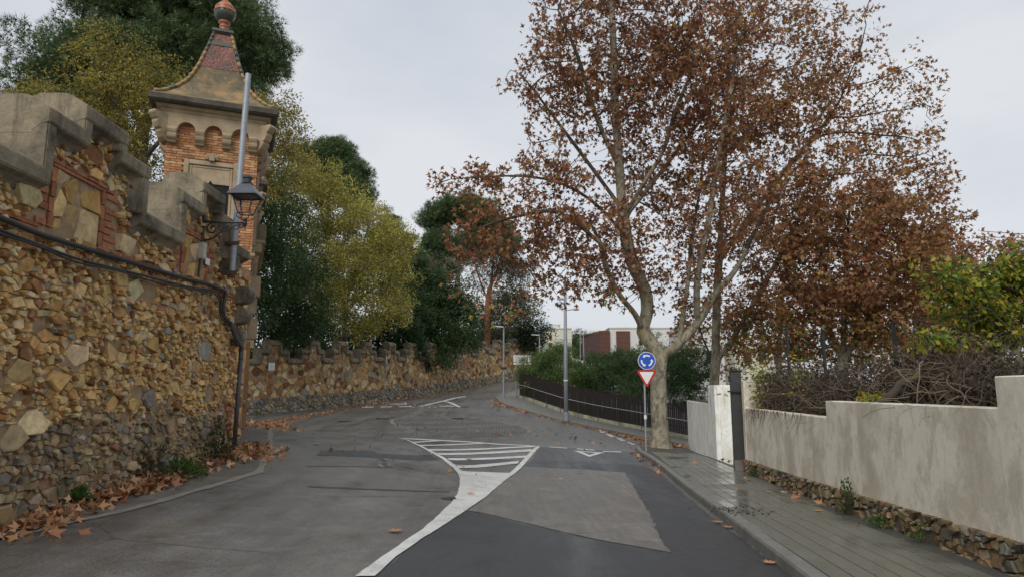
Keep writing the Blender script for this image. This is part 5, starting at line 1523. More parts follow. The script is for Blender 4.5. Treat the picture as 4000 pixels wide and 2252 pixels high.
def tubes(pos, par, rad, kids, nside=6, rmin=0.0):
    V, T, FR = [], [], []
    def chain(start, parent):
        c = [parent] if parent >= 0 else []
        i = start
        while True:
            c.append(i)
            if not kids[i]: break
            k = max(kids[i], key=lambda q: rad[q])
            for o in kids[i]:
                if o != k: stack.append((o, i))
            i = k
        return c
    stack = [(0, -1)]; base = 0
    while stack:
        s, p = stack.pop(); c = chain(s, p)
        if len(c) < 2: continue
        P_ = pos[c]; r = rad[c].copy()
        if p >= 0: r[0] = min(r[0], r[1] * 1.25)
        ns = nside if r.max() > .06 else 3 if r.max() < .02 else 4
        if r.max() < rmin: continue
        t = np.gradient(P_, axis=0); t /= np.linalg.norm(t, axis=1, keepdims=True) + 1e-9
        ref = np.array([1, .13, .07]); ref = ref if abs(t[0] @ ref) < .9 else np.array([0, 1, 0.])
        for i in range(len(c)):
            ref = ref - t[i] * (t[i] @ ref); ref /= np.linalg.norm(ref) + 1e-9
            b = np.cross(t[i], ref); th = np.arange(ns) * 2 * math.pi / ns
            V.append(P_[i] + r[i] * (np.cos(th)[:, None] * ref + np.sin(th)[:, None] * b))
        for i in range(len(c) - 1):
            for k in range(ns):
                k2 = (k + 1) % ns; q = base + i * ns
                T.append((q + k, q + k2, q + ns + k2)); T.append((q + k, q + ns + k2, q + ns + k)); FR += [r[i], r[i]]
        base += ns * len(c)
    return np.concatenate(V), np.array(T), np.array(FR)
def tree(name, base, seeds, lobes, label, cat='tree', group=None, n_clump=200, clump_r=.6, per=40, tmpl='leaf', size=(.1, .18), pal=None, r_base=.25, r_tip=.012,
         bark='bark', leaf='leaf', droop=.3, step=.7, kill=.7, shell=False, surf=.55, kind_twig=0, clump_var=.18, flat=1.0, seed=1, nside=7, out_w=.6, low=None):
    r_ = np.random.default_rng(seed)
    e = empty(name, base, label, cat, group)
    C, LC = in_lobes(lobes, n_clump, r_, surf)
    pos, par, fix = grow(seeds, C, step, kill)
    rad, kids = skeleton(pos, par, r_tip, r_base)
    for i_f, r_f in fix.items(): rad[i_f] = max(rad[i_f], r_f) if r_f > .012 else rad[i_f]
    V, T, FR = tubes(pos, par, rad, kids, nside)
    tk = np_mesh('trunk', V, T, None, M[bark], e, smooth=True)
    if bark == 'bark_plane':                      # young wood is smooth and darker, with the crown's backlit shade painted in
        tk.data.materials.append(M['bark_young_backlit']); tk.data.polygons.foreach_set('material_index', (FR < .085).astype(np.int32))
    cnt = r_.poisson(per, n_clump); idx = np.repeat(np.arange(n_clump), cnt); N = len(idx)
    d = r_.normal(0, 1, (N, 3)); d /= np.linalg.norm(d, axis=1, keepdims=True)
    q = (r_.uniform(.55, 1, N) if shell else r_.uniform(0, 1, N) ** .5) * clump_r * r_.uniform(.6, 1.3, n_clump)[idx]
    off = d * q[:, None]; off[:, 2] *= flat
    P_ = C[idx] + off
    outd = d * .6 + out_w * (C - LC)[idx] / (np.linalg.norm(C - LC, axis=1, keepdims=True)[idx] + 1e-6)
    cols = pal_cols(pal, N, r_) * r_.uniform(1 - clump_var, 1 + clump_var, (n_clump, 1))[idx]
    if low is not None:                         # the leaves that turn last hang lowest
        f = np.clip((low[1] - P_[:, 2]) / low[2], 0, 1) * r_.uniform(0, 1, N)
        g = pal_cols(low[0], N, r_); cols = np.where((f > .45)[:, None], g, cols)
    V, T, K = place_leaves(P_, outd, tmpl, r_.uniform(size[0], size[1], N), cols, droop, r_)
    np_mesh('crown', V, T, K, M[leaf], e)
    if kind_twig:
        m = []
        tw_i = r_.integers(0, N, kind_twig * n_clump)
        a = C[idx[tw_i]]; b = P_[tw_i]; mid = (a + b) / 2 + r_.normal(0, .08, a.shape)
        w = .011
        o1 = r_.normal(0, 1, a.shape); o1 /= np.linalg.norm(o1, axis=1, keepdims=True); o2 = np.cross(o1, b - a); o2 /= np.linalg.norm(o2, axis=1, keepdims=True) + 1e-9
        Vt = np.stack([a + o1 * w, a - o1 * w * .5 + o2 * w, a - o1 * w * .5 - o2 * w, mid + o1 * w * .7, mid - o1 * w * .35 + o2 * w * .7, mid - o1 * w * .35 - o2 * w * .7, b], 1)
        T0 = np.array([(0, 1, 4), (0, 4, 3), (1, 2, 5), (1, 5, 4), (2, 0, 3), (2, 3, 5), (3, 4, 6), (4, 5, 6), (5, 3, 6)])
        Tt = (np.arange(len(a)) * 7)[:, None, None] + T0[None]
        np_mesh('twigs', Vt.reshape(-1, 3), Tt.reshape(-1, 3), None, M['bark_young_backlit' if bark == 'bark_plane' else bark], e, kind='stuff')
    return e
def LB(px, py, d, rx, ry, rz, w=1.0):
    p = at(px, py, d); return (p[0], p[1], p[2], rx, ry, rz, w)

BROWN = [((.29, .13, .068), 5), ((.35, .175, .09), 4), ((.22, .1, .053), 4), ((.42, .235, .12), 2), ((.4, .26, .07), .5), ((.18, .12, .055), .8)]
BROWN_R = [((.32, .15, .07), 5), ((.38, .2, .095), 4), ((.25, .12, .058), 4), ((.45, .27, .135), 2), ((.4, .27, .07), .8), ((.21, .155, .06), 1)]
GREENISH = [((.14, .14, .035), 4), ((.2, .18, .04), 3), ((.36, .27, .05), 2), ((.36, .16, .05), 2), ((.1, .11, .03), 2)]
# --- the big plane tree by the sign
D0 = 27.4
pb = at(2580, 1741, D0); pbz = gz(pb[0], D0) + PAVE_H
def PT_(px, py, dd=0.0): return at(px, py, D0 + dd)
tr = [(pb[0], D0, pbz - .3), (pb[0] - .01, D0, pbz + .5), PT_(2572, 1560), PT_(2572, 1440), PT_(2578, 1390)]
seeds = [tr,
    ([PT_(2578, 1390), PT_(2545, 1340, .1), PT_(2512, 1290, .2), PT_(2528, 1210, .3), PT_(2518, 1130, .3), PT_(2475, 1040, .2), PT_(2450, 950, .1), PT_(2432, 830, 0), PT_(2418, 640, -.2), PT_(2402, 400, -.4), PT_(2395, 150, -.4), PT_(2385, -80, -.4)], 0.27, 0.05),
    ([PT_(2512, 1290, .2), PT_(2480, 1225, -.6), PT_(2420, 1150, -1.2), PT_(2370, 1050, -1.6), PT_(2345, 950, -2.0), PT_(2300, 860, -2.3)], 0.13, 0.05),
    ([PT_(2578, 1390), PT_(2625, 1362, -.1), PT_(2690, 1300, -.2), PT_(2745, 1230, -.3), PT_(2790, 1150, -.4), PT_(2850, 1085, -.6), PT_(2900, 1010, -.8), PT_(2935, 930, -1.0), PT_(3000, 800, -1.5)], 0.21, 0.05),
    ([PT_(2655, 1330, -.2), PT_(2672, 1200, .4), PT_(2690, 1080, .8), PT_(2700, 950, 1.2), PT_(2730, 760, 1.6), PT_(2760, 520, 2.0)], 0.12, 0.04),
    ([PT_(2725, 1255, -.3), PT_(2722, 1120, -.8), PT_(2740, 1000, -1.2), PT_(2770, 850, -1.4), PT_(2800, 640, -1.8), PT_(2850, 380, -2.2), PT_(2880, 150, -2.4)], 0.15, 0.04),
    ([PT_(2440, 840, 0), PT_(2500, 740, -.6), PT_(2590, 590, -1.4), PT_(2640, 430, -2.0), PT_(2720, 240, -2.4)], 0.1, 0.035),
    ([PT_(2440, 850, 0), PT_(2560, 700, .8), PT_(2700, 520, 1.6), PT_(2820, 360, 2.2)], 0.09, 0.035),
    ([PT_(2450, 930, 0), PT_(2330, 800, -1.2), PT_(2200, 720, -2.2), PT_(2060, 690, -3.0), PT_(1900, 690, -3.6), PT_(1760, 700, -4.0)], 0.06, 0.012),
    ([PT_(2432, 820, 0), PT_(2300, 640, .6), PT_(2180, 480, 1.2), PT_(2050, 310, 1.6), PT_(1985, 270, 1.8)], 0.06, 0.014),
    [PT_(2420, 660, -.1), PT_(2330, 460, -.8), PT_(2260, 230, -1.4), PT_(2180, 40, -1.8)],
    [PT_(2345, 950, -2.0), PT_(2180, 830, -3.0), PT_(2000, 850, -3.8), PT_(1850, 900, -4.2), PT_(1740, 940, -4.4)],
]
lobes = [LB(2400, 120, D0 - .5, 3.6, 3.6, 4.5, 1.3), LB(2180, 250, D0 - 1, 2.0, 2.5, 2.6, .8), LB(2060, 330, D0 + 1.4, 1.6, 1.5, 1.3, .6), LB(2230, 560, D0, 2.4, 2.8, 1.8, .8), LB(2080, 700, D0 - 2.8, 2.4, 1.4, .75, 3.6), LB(1830, 705, D0 - 3.8, 1.4, 1.0, .5, 5),
         LB(2600, 500, D0, 3.0, 3.6, 4.2, 1.2), LB(2780, 250, D0 - 1.8, 2.4, 3.0, 4.2, 1.4), LB(2300, 900, D0 - 2.3, 2.6, 2.0, 1.6, 1.5), LB(2030, 870, D0 - 3.8, 2.4, 1.4, 1.2, 2.4), LB(1830, 920, D0 - 4.3, 1.2, .9, .6, 3), LB(1960, 1060, D0 - 4.2, 2.0, 1.4, 1.1, 1.7), LB(2150, 1000, D0 - 3, 1.9, 1.5, 1.1, 1.5), LB(1840, 1140, D0 - 4.4, .9, .9, .45, 2), LB(1980, 1200, D0 - 4.4, 1.1, .9, .45, 1.6), LB(2800, 820, D0 - 1.2, 2.6, 3.0, 2.6, 1.2), LB(2480, 1010, D0, 3.0, 2.5, 1.2, .8), LB(2250, 1130, D0 - 2.5, 1.6, 1.4, .7, 1.2), LB(2420, 1130, D0 - 1, 1.6, 1.8, .8, 1), LB(2650, 1130, D0, 2.0, 2.2, 1.2, 1), LB(2500, -200, D0, 3.5, 3.5, 2.5, .8)]
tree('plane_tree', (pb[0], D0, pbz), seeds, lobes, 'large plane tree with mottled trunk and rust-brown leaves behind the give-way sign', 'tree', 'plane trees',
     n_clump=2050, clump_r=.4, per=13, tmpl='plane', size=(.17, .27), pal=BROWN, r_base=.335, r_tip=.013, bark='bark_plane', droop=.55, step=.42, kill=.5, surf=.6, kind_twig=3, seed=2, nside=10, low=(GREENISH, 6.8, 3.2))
# root flare
m = MB()
V_ = []
for k, (zz, rr_) in enumerate(((-.1, .55), (.05, .45), (.25, .385), (.6, .35), (1.1, .335))):
    for j in range(14):
        an = 2 * math.pi * j / 14; q = rr_ * (1 + (.12 if k < 3 else .03) * math.sin(5 * an + 1))
        V_.append((pb[0] + q * math.cos(an), D0 + q * math.sin(an), pbz + zz))
m.add(V_, [(k * 14 + j, k * 14 + (j + 1) % 14, k * 14 + 14 + (j + 1) % 14, k * 14 + 14 + j) for k in range(4) for j in range(14)])
pt0 = bpy.data.objects['plane_tree']; o = m.build('root_flare', M['bark_plane'], pt0, smooth=True)
# --- plane trees along the street to the right
def plane2(px, py, d, top, cw, label, seed, lobes, n, lean=0.0, split=1420, rb=.24, per=20):
    b = at(px, py, d); bz = gz(b[0], d) if d < 90 else b[2]
    P2 = lambda x, y, dd=0: at(x, max(y, top + 180), d + dd)
    sd = [[(b[0], d, bz - .3), P2(px, py - 120), P2(px + 5, split)],
          [P2(px + 5, split), P2(px + 10 + lean, split - 250, .3), P2(px + 30 + lean, split - 600, .6), P2(px + 60 + lean, top + 200, .8)],
          [P2(px + 5, split), P2(px + 90, split - 130, -.6), P2(px + 190, split - 300, -1.2), P2(px + 330, split - 560, -1.6)],
          [P2(px + 5, split), P2(px - 60, split - 150, .6), P2(px - 80, split - 400, 1.4), P2(px - 120, split - 700, 1.8)],
          [P2(px + 20 + lean, split - 400, .4), P2(px + 170 + lean, split - 620, 1.6), P2(px + 400 + lean, split - 900, 2.0)]]
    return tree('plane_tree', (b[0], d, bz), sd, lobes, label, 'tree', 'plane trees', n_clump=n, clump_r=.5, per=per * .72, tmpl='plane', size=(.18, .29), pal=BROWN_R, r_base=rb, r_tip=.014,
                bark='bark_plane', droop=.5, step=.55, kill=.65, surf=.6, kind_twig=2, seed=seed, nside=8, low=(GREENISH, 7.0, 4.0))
plane2(2790, 1640, 32, 0, 6, 'second plane tree with a slim pale trunk just behind the whitewashed pillar', 3,
       [LB(2950, 250, 31, 3.6, 3.5, 4.2, 1.1), LB(3200, 180, 31, 2.6, 2.8, 2.4, .9), LB(3050, 620, 31, 3.6, 3.5, 3.2), LB(3400, 420, 31, 3.2, 3, 2.8, .75), LB(2900, 950, 31, 3.6, 3.2, 2.2), LB(3480, 620, 30, 2.2, 2.4, 1.8, .7), LB(3200, 1000, 30, 3.6, 3.0, 2.4), LB(2840, 1250, 33, 3, 2.4, 1.6, .6), LB(3330, 40, 31, 1.6, 1.8, .8, .5), LB(3560, 260, 31, 1.4, 1.4, 1.1, .6), LB(3050, 420, 31, 3.4, 3, 3, 1), LB(3000, 1150, 31, 3, 2.6, 1.6, 1.2)], 1080)
plane2(3290, 1560, 30, 500, 6, 'third plane tree with a dark trunk behind the vine-covered wall', 4,
       [LB(3350, 1000, 29, 3.6, 3.2, 3.2, 1.3), LB(3550, 850, 29, 2.4, 2.6, 2.0, .9), LB(3500, 1120, 28, 3.2, 2.8, 2.4, 1.2), LB(3150, 1220, 30, 3.4, 2.6, 1.8, .9), LB(3640, 1000, 28, 1.6, 2.0, 1.5, .7), LB(3300, 1350, 30, 3.4, 2.5, 1.0, .8), LB(3200, 820, 30, 3.2, 3, 2.6, 1.0), LB(3620, 720, 29, 1.5, 1.8, 1.2, .6), LB(3000, 1300, 30, 2.4, 2, 1.2, 1), LB(3580, 1320, 28, 2.6, 2.2, 1.3, 1)], 980, split=1400, per=27)
plane2(3790, 1560, 34, 900, 6, 'low plane tree at the right edge behind the yellow-green vine', 5,
       [LB(3800, 1120, 33, 2.8, 3.0, 2.6, 1.2), LB(3980, 1080, 33, 2.8, 3, 2.0), LB(3650, 1250, 33, 3, 2.8, 2.0), LB(3900, 1300, 33, 4, 3, 1.8), LB(4120, 1100, 33, 3, 3, 2.4), LB(3700, 1050, 33, 2.2, 2.4, 1.6), LB(3750, 1400, 33, 4, 3, 1.2)], 640, split=1380, per=22)
plane2(3040, 1520, 44, 900, 6, 'far plane tree, its greener crown seen through the trunks on the right', 6,
       [LB(3000, 1250, 44, 5, 3, 3.0), LB(3250, 1250, 44, 5, 3, 3.0), LB(2750, 1300, 46, 3.6, 2.5, 1.6, .7), LB(3500, 1280, 44, 4.5, 3, 3.0), LB(3750, 1320, 44, 4.5, 3, 3.0), LB(3100, 1420, 44, 7, 3, 1.4)], 700, split=1420, rb=.2, per=20)

# --- trees of the castle garden
PINE = [((.085, .135, .054), 5), ((.115, .175, .068), 4), ((.16, .215, .09), 2.5), ((.055, .09, .04), 3)]
YEL = [((.43, .4, .1), 5), ((.52, .46, .12), 4), ((.31, .305, .08), 4), ((.22, .235, .07), 3), ((.53, .4, .11), 1.5)]
YELG = [((.29, .25, .06), 5), ((.37, .3, .07), 3), ((.18, .19, .055), 4), ((.42, .3, .08), 1.5)]
DARKG = [((.045, .085, .034), 5), ((.07, .12, .046), 4), ((.11, .165, .065), 2)]
EUC = [((.06, .075, .045), 5), ((.09, .105, .06), 3), ((.04, .052, .03), 3)]
GARD = 3.0
def stem(px, d, z0, ptop, dd=0.0, lean=0):
    b = at(px, ptop, d); return [(b[0] + lean, d, z0), (b[0] + lean * .5, d, (z0 + b[2]) / 2), b]
d = 30
tree('stone_pine', (at(560, 400, d)[0], d, GARD), [stem(560, d, GARD - 1, 500), [at(560, 500, d), at(420, 250, d + 1), at(300, 120, d + 1)], [at(560, 500, d), at(720, 200, d), at(900, 50, d)], [at(560, 420, d), at(300, 400, d - 1), at(120, 380, d - 1)], [at(600, 420, d), at(850, 330, d + 1), at(1020, 330, d + 1)]],
     [LB(520, 30, d, 3.0, 3, 2.0), LB(760, 20, d, 3.2, 3, 2.2), LB(920, 160, d, 2.6, 2.6, 1.7), LB(1030, 260, d, 1.2, 1.4, 1.2), LB(400, 230, d, 3.0, 2.6, 1.8), LB(180, 200, d, 1.9, 1.8, 1.4, .8), LB(110, 330, d - 1, 1.3, 1.4, .9, .7), LB(640, 250, d - 1, 3.2, 2.6, 2.0), LB(980, 420, d, 1.6, 1.6, 1.2), LB(300, 400, d, 2.2, 2, 1.2), LB(600, -150, d, 5, 4, 2.0)],
     'tall dark stone pine behind the brick tower, filling the upper left', 'tree', 'garden pines', n_clump=1000, clump_r=.75, per=72, tmpl='tuft', size=(.24, .4), pal=PINE, r_base=.3, r_tip=.02, leaf='needle', droop=-.2, step=.8, kill=.8, surf=.75, shell=True, flat=.7, seed=11, out_w=.9)
d = 24
tree('hackberry_tree', (at(560, 700, d)[0], d, GARD), [stem(560, d, GARD - 1, 620), [at(560, 620, d), at(450, 420, d), at(420, 260, d)], [at(560, 620, d), at(750, 420, d), at(850, 300, d)], [at(540, 640, d), at(250, 480, d), at(150, 420, d)]],
     [LB(480, 250, d, 1.8, 1.6, 1.3), LB(420, 430, d, 2.4, 2, 1.5), LB(200, 420, d, 1.9, 1.6, 1.0), LB(640, 400, d, 1.6, 1.6, 1.4), LB(780, 260, d + 1, 1.0, 1.2, .8, .7), LB(540, 600, d, 1.8, 1.8, 1.6), LB(1060, 480, d + 3, 1.2, 1.4, 1.8), LB(1090, 600, d + 3, 1.2, 1.4, 2.0), LB(300, 560, d, 2.2, 1.8, 1.0)],
     'yellow-green tree between the battlements and the tall pine', 'tree', 'yellow garden trees', n_clump=400, clump_r=.54, per=84, shell=True, clump_var=.3, tmpl='leaf', size=(.08, .14), pal=YELG, r_base=.16, r_tip=.01, droop=.4, step=.5, kill=.5, seed=12, kind_twig=3, surf=.7)
d = 27
tree('olive_shrub', (at(600, 800, d)[0], d, GARD), [stem(600, d, GARD - 1, 800)], [LB(560, 760, d, 2.2, 1.6, 2.6), LB(420, 640, d, 2, 1.6, 1.6), LB(700, 900, d, 2, 1.5, 2), LB(480, 900, d, 2.5, 1.5, 1.8)],
     'dark shrub filling the gap between the battlements and the tower', 'shrub', n_clump=200, clump_r=.5, per=50, size=(.08, .14), pal=DARKG + YELG[2:3], r_base=.1, seed=13, shell=True)
d = 46
def blob(name, px, py, d, lobes, label, cat, pal, n, per, size=(.12, .22), tm='leaf', lf='leaf', cr=.7, seed=1, z0=GARD, group=None, bark='bark', rb=.16, base_px=None, step=.8, droop=.2, shell=True, twig=0, flat=.85, surf=.75, vr=.18, top=None):
    return tree(name, (at(px, py, d)[0], d, z0), [stem(px, d, z0 - 1.5, top or py)], lobes, label, cat, group, n_clump=n, clump_r=cr, per=per, tmpl=tm, size=size, pal=pal, r_base=rb, r_tip=.014, bark=bark, leaf=lf, droop=droop, step=step, kill=step, shell=shell, seed=seed, kind_twig=twig, flat=flat, surf=surf, clump_var=vr)
blob('evergreen_oak', 1080, 1000, 45, [LB(1060, 720, 45, 1.6, 2, 2.2), LB(1100, 900, 45, 2.2, 2, 2.8), LB(1040, 1080, 45, 1.8, 2, 2.6), LB(1180, 1130, 45, 2.2, 2, 2.6), LB(1080, 1250, 45, 2.2, 2, 1.6), LB(1200, 1260, 45, 2.4, 1.8, 1.4)], 'very dark evergreen tree just right of the tower', 'tree', DARKG, 420, 60, (.12, .22), seed=14, vr=.25)
blob('hackberry_tree', 1110, 700, 49, [LB(1090, 520, 49, 1.6, 1.6, 1.8), LB(1130, 660, 49, 1.9, 1.8, 2.2), LB(1080, 800, 49, 1.4, 1.6, 1.6), LB(1150, 800, 49, 1.2, 1.6, 1.6)], 'greenish-yellow tree top showing beside the tower eaves', 'tree', YELG, 220, 46, (.1, .18), seed=15, group='yellow garden trees', shell=False, twig=2)
d = 52.5
yb = at(1345, 1330, d)
tree('elm_tree', (yb[0], d, GARD - .3), [[(yb[0], d, GARD - 1.5), at(1345, 1280, d), at(1350, 1190, d)], [at(1350, 1190, d), at(1300, 1050, d), at(1260, 850, d), at(1250, 720, d)], [at(1350, 1190, d), at(1400, 1020, d), at(1440, 880, d)], [at(1350, 1200, d), at(1470, 1120, d), at(1560, 1050, d)], [at(1345, 1230, d), at(1240, 1150, d - 1), at(1190, 1100, d - 1)]],
     [LB(1260, 720, d, 2.0, 2.2, 1.8), LB(1330, 800, d, 2.2, 2.2, 2.0), LB(1230, 880, d, 2.2, 2.2, 2.0), LB(1430, 900, d, 2.8, 2.4, 2.4), LB(1530, 960, d, 2.0, 2.2, 2.0), LB(1400, 1060, d - 1, 3.6, 2.6, 2.4), LB(1560, 1100, d, 1.6, 2, 2), LB(1190, 1060, d, 1.3, 1.6, 1.8, .8), LB(1300, 1180, d - 1.5, 2.4, 2, 1.6), LB(1450, 1220, d - 1.5, 2.2, 1.8, 1.8), LB(1340, 1290, d - 2, 3.0, 1.4, .9, .7), LB(1560, 1200, d - 1, 1.0, 1.3, 1.6, .8)],
     'bright yellow-green elm overhanging the far battlements', 'tree', 'yellow garden trees', n_clump=640, clump_r=.72, per=98, shell=True, tmpl='leaf', size=(.12, .2), pal=YEL, r_base=.22, r_tip=.014, bark='bark_grey', droop=.35, step=.7, kill=.7, surf=.7, kind_twig=2, seed=16, clump_var=.32)
blob('stone_pine', 1290, 900, 64, [LB(1220, 610, 64, 1.8, 2, 1.2), LB(1310, 610, 64, 2.2, 2, 1.6), LB(1370, 690, 64, 2.0, 2, 1.8), LB(1240, 700, 64, 2.4, 2, 1.5), LB(1390, 780, 64, 1.6, 2, 1.6)], 'dark rounded pine top behind the yellow elm', 'tree', PINE, 330, 85, (.3, .5), 'tuft', 'needle', .85, seed=17, group='garden pines', droop=-.2, top=640)
d = 66
cl_ = []
for k in range(9):
    w = .6 + k * .42; cl_.append(LB(1530, 825 + k * 26, d, w, w, .16, 3)); 
blob('cedar_tree', 1530, 1000, d, cl_, 'flat-branched cedar poking out behind the yellow elm', 'tree', DARKG + PINE[:2], 200, 70, (.3, .46), 'tuft', 'needle', .6, seed=18, flat=.3, droop=.15, top=815, surf=.5)
blob('laurel_shrub', 1700, 1290, 63.5, [LB(1690, 1130, 64, 3, 2, 1.9), LB(1630, 1240, 62, 2.6, 2, 2.3), LB(1760, 1200, 65, 2.8, 2, 2.3), LB(1690, 1320, 62, 3.6, 1.5, 2.0), LB(1600, 1350, 59, 1.8, 1.2, 1.6), LB(1670, 1400, 60.2, 2.2, 1.0, .9), LB(1800, 1310, 66, 2.2, 1.2, 1.4)], 'dense dark green evergreen shrub spilling over the far wall', 'shrub', DARKG + [((.05, .1, .04), 2)], 640, 70, (.16, .27), seed=19, vr=.3)
blob('stone_pine', 1790, 1150, 78, [LB(1700, 850, 78, 1.9, 2, 1.6), LB(1720, 950, 78, 2.2, 2, 1.6), LB(1800, 810, 78, 2.6, 2.2, 1.6), LB(1880, 850, 78, 2.6, 2.2, 1.9), LB(1850, 960, 78, 2.6, 2, 1.6), LB(1730, 1040, 78, 1.8, 2, 1.4, .8), LB(1960, 930, 78, 2, 2, 2)], 'dark umbrella pine on a bare pale trunk above the far wall', 'tree', PINE, 400, 85, (.36, .58), 'tuft', 'needle', 1.0, seed=20, group='garden pines', droop=-.2, bark='bark_grey', rb=.3, top=900)
ex = at(1905, 1270, 72); et = at(1935, 960, 72)
tree('eucalyptus_tree', (ex[0], 72, 4.5), [[(ex[0], 72, 3.0), at(1905, 1200, 72), at(1920, 1080, 72), et], [at(1912, 1120, 72), at(1960, 1020, 72), at(2000, 900, 72)], [at(1908, 1180, 72), at(1870, 1080, 72), at(1850, 1000, 72)]],
     [LB(1950, 1000, 72, 2.6, 2, 2.2), LB(2020, 1050, 72, 2.2, 2, 2.2), LB(1880, 1080, 72, 1.8, 1.6, 2), LB(1990, 1180, 72, 2.6, 2, 2.0), LB(2060, 1200, 72, 1.5, 1.6, 1.4), LB(1930, 1280, 72, 2.4, 1.6, 1.3)], 'eucalyptus with peeling red-brown trunk above the far wall', 'tree', n_clump=330, clump_r=.75, per=46, tmpl='slim', size=(.25, .42), pal=EUC, r_base=.42, r_tip=.02, bark='bark_red', droop=.9, step=.8, kill=.8, seed=21, surf=.7)
blob('garden_bush', 2085, 1340, 76, [LB(2085, 1290, 76, 2.1, 1.6, 1.4), LB(2060, 1330, 76, 2.0, 1.6, 1.2), LB(1990, 1310, 76, 2.4, 1.5, 1.0)], 'round grey-green bush at the end of the far wall', 'shrub', EUC + DARKG[1:2], 170, 52, (.16, .28), seed=22, z0=4.5)
tree('bare_tree', (at(1730, 1100, 66)[0], 66, 4), [[at(1735, 1300, 66), at(1735, 1150, 66), at(1730, 1060, 66)]], [LB(1740, 1030, 66, 2.4, 1.5, 1.4)], 'small leafless grey tree between the elm and the umbrella pine', 'tree', n_clump=90, clump_r=.5, per=3, size=(.08, .12), pal=YELG, r_base=.12, r_tip=.015, bark='bark_grey', step=.4, kill=.4, seed=23, kind_twig=6)
for k, (px, py, d, rx, rz) in enumerate(((1250, 1280, 55, 4, 1.6), (1480, 1290, 58, 4, 1.8), (1150, 1300, 50, 3, 1.3), (1850, 1320, 75, 4, 1.2), (1960, 1240, 82, 5, 3), (1560, 1150, 66, 3, 3), (900, 1000, 40, 5, 5), (1640, 1080, 84, 4, 4), (1250, 1050, 62, 5, 5))):
    blob('understory_shrub', px, py, d, [LB(px, py, d, rx, 1.5, rz)], ['dark undergrowth behind the far battlements, below the elm', 'dark undergrowth behind the far battlements, right of the elm trunk', 'dark undergrowth behind the far battlements, nearest the gate', 'low dark hedge along the top of the far wall', 'dark evergreen mass behind the eucalyptus', 'dark evergreen behind the elm and the laurel', 'dark evergreen mass hidden behind the tower', 'dark evergreen far behind the bare tree', 'dark evergreen deep behind the yellow elm'][k], 'shrub', DARKG + PINE[:1], int(60 * rx * rz / 6), 60, (.18, .32), cr=.8, seed=30 + k, rb=.1)

# --- bushes behind the brown fence
WIL = [((.12, .19, .055), 5), ((.16, .24, .07), 3), ((.07, .12, .04), 3), ((.2, .27, .09), 1)]
WIL2 = [((.075, .13, .05), 5), ((.1, .165, .06), 3), ((.05, .09, .036), 3)]
for k, (lob, pal, n, lb) in enumerate((
    ([LB(2100, 1440, 50, 1.7, 1.3, 1.3), LB(2180, 1400, 50.5, 1.7, 1.3, 1.2), LB(2230, 1450, 49, 1.3, 1.2, 1.2), LB(2060, 1480, 50, .8, 1.0, .8), LB(2140, 1480, 49.5, 1.8, 1, 1.0), LB(2110, 1500, 46.8, 1.0, .6, .6), LB(2190, 1375, 51, 1.3, 1, .7)], WIL, 480, 'light green feathery bush behind the fence, left of the lighting mast'),
    ([LB(2275, 1480, 46, .75, .8, .75)], [((.09, .15, .035), 4), ((.12, .19, .05), 3)], 70, 'small bright green bush just right of the lighting mast'),
    ([LB(2330, 1430, 49, 1.5, 1.3, 1.2), LB(2420, 1425, 49, 1.6, 1.3, 1.2), LB(2400, 1480, 47, 2.2, 1.2, 1.3), LB(2480, 1430, 47, 1.2, 1.2, 1.2), LB(2330, 1490, 46, 1.5, 1, 1.2), LB(2450, 1405, 49, 1.3, 1.2, .7), LB(2500, 1530, 40.2, 1.1, .5, .55)], WIL2, 620, 'large dark green bush behind the fence, left of the signs'),
    ([LB(2520, 1500, 43, 1.5, 1, 1.3), LB(2600, 1450, 44, 1.6, 1.2, 1.5), LB(2680, 1500, 42, 1.6, 1.2, 1.6), LB(2640, 1400, 45, 1.3, 1.2, 1.0), LB(2540, 1430, 44, 1.2, 1, 1.2), LB(2720, 1420, 43, 1.3, 1, 1.2)], WIL2 + DARKG[:1], 560, 'dark green bush behind the fence on both sides of the plane trunk'),
    ([LB(2540, 1340, 60, 1.2, 1, 1.2), LB(2570, 1400, 58, 1.4, 1.2, 1.4)], WIL2, 110, 'slender dark shrub in front of the white house wall'),
    ([LB(2280, 1360, 118, 4, 3, 3), LB(2320, 1380, 118, 3, 3, 2.5)], PINE, 110, 'far dark pines between the two distant buildings'))):
    c = lob[0]
    blob('green_bush' if k < 5 else 'distant_pine', 2000 + c[0] / c[1] * F, 1450, c[1], lob, lb, 'shrub' if k < 5 else 'tree', pal, n, 64 if k < 5 else 40, (.12, .24) if k < 5 else (.5, .8), 'slim' if k < 5 else 'tuft', 'leaf', .42 if k < 5 else 1.2, seed=50 + k, z0=gz(c[0], c[1]) - .3 if k < 5 else 2, rb=.08, step=.45, droop=.7, shell=False, twig=1 if k < 5 else 0, vr=.28, top=1480 if k < 5 else 1400)

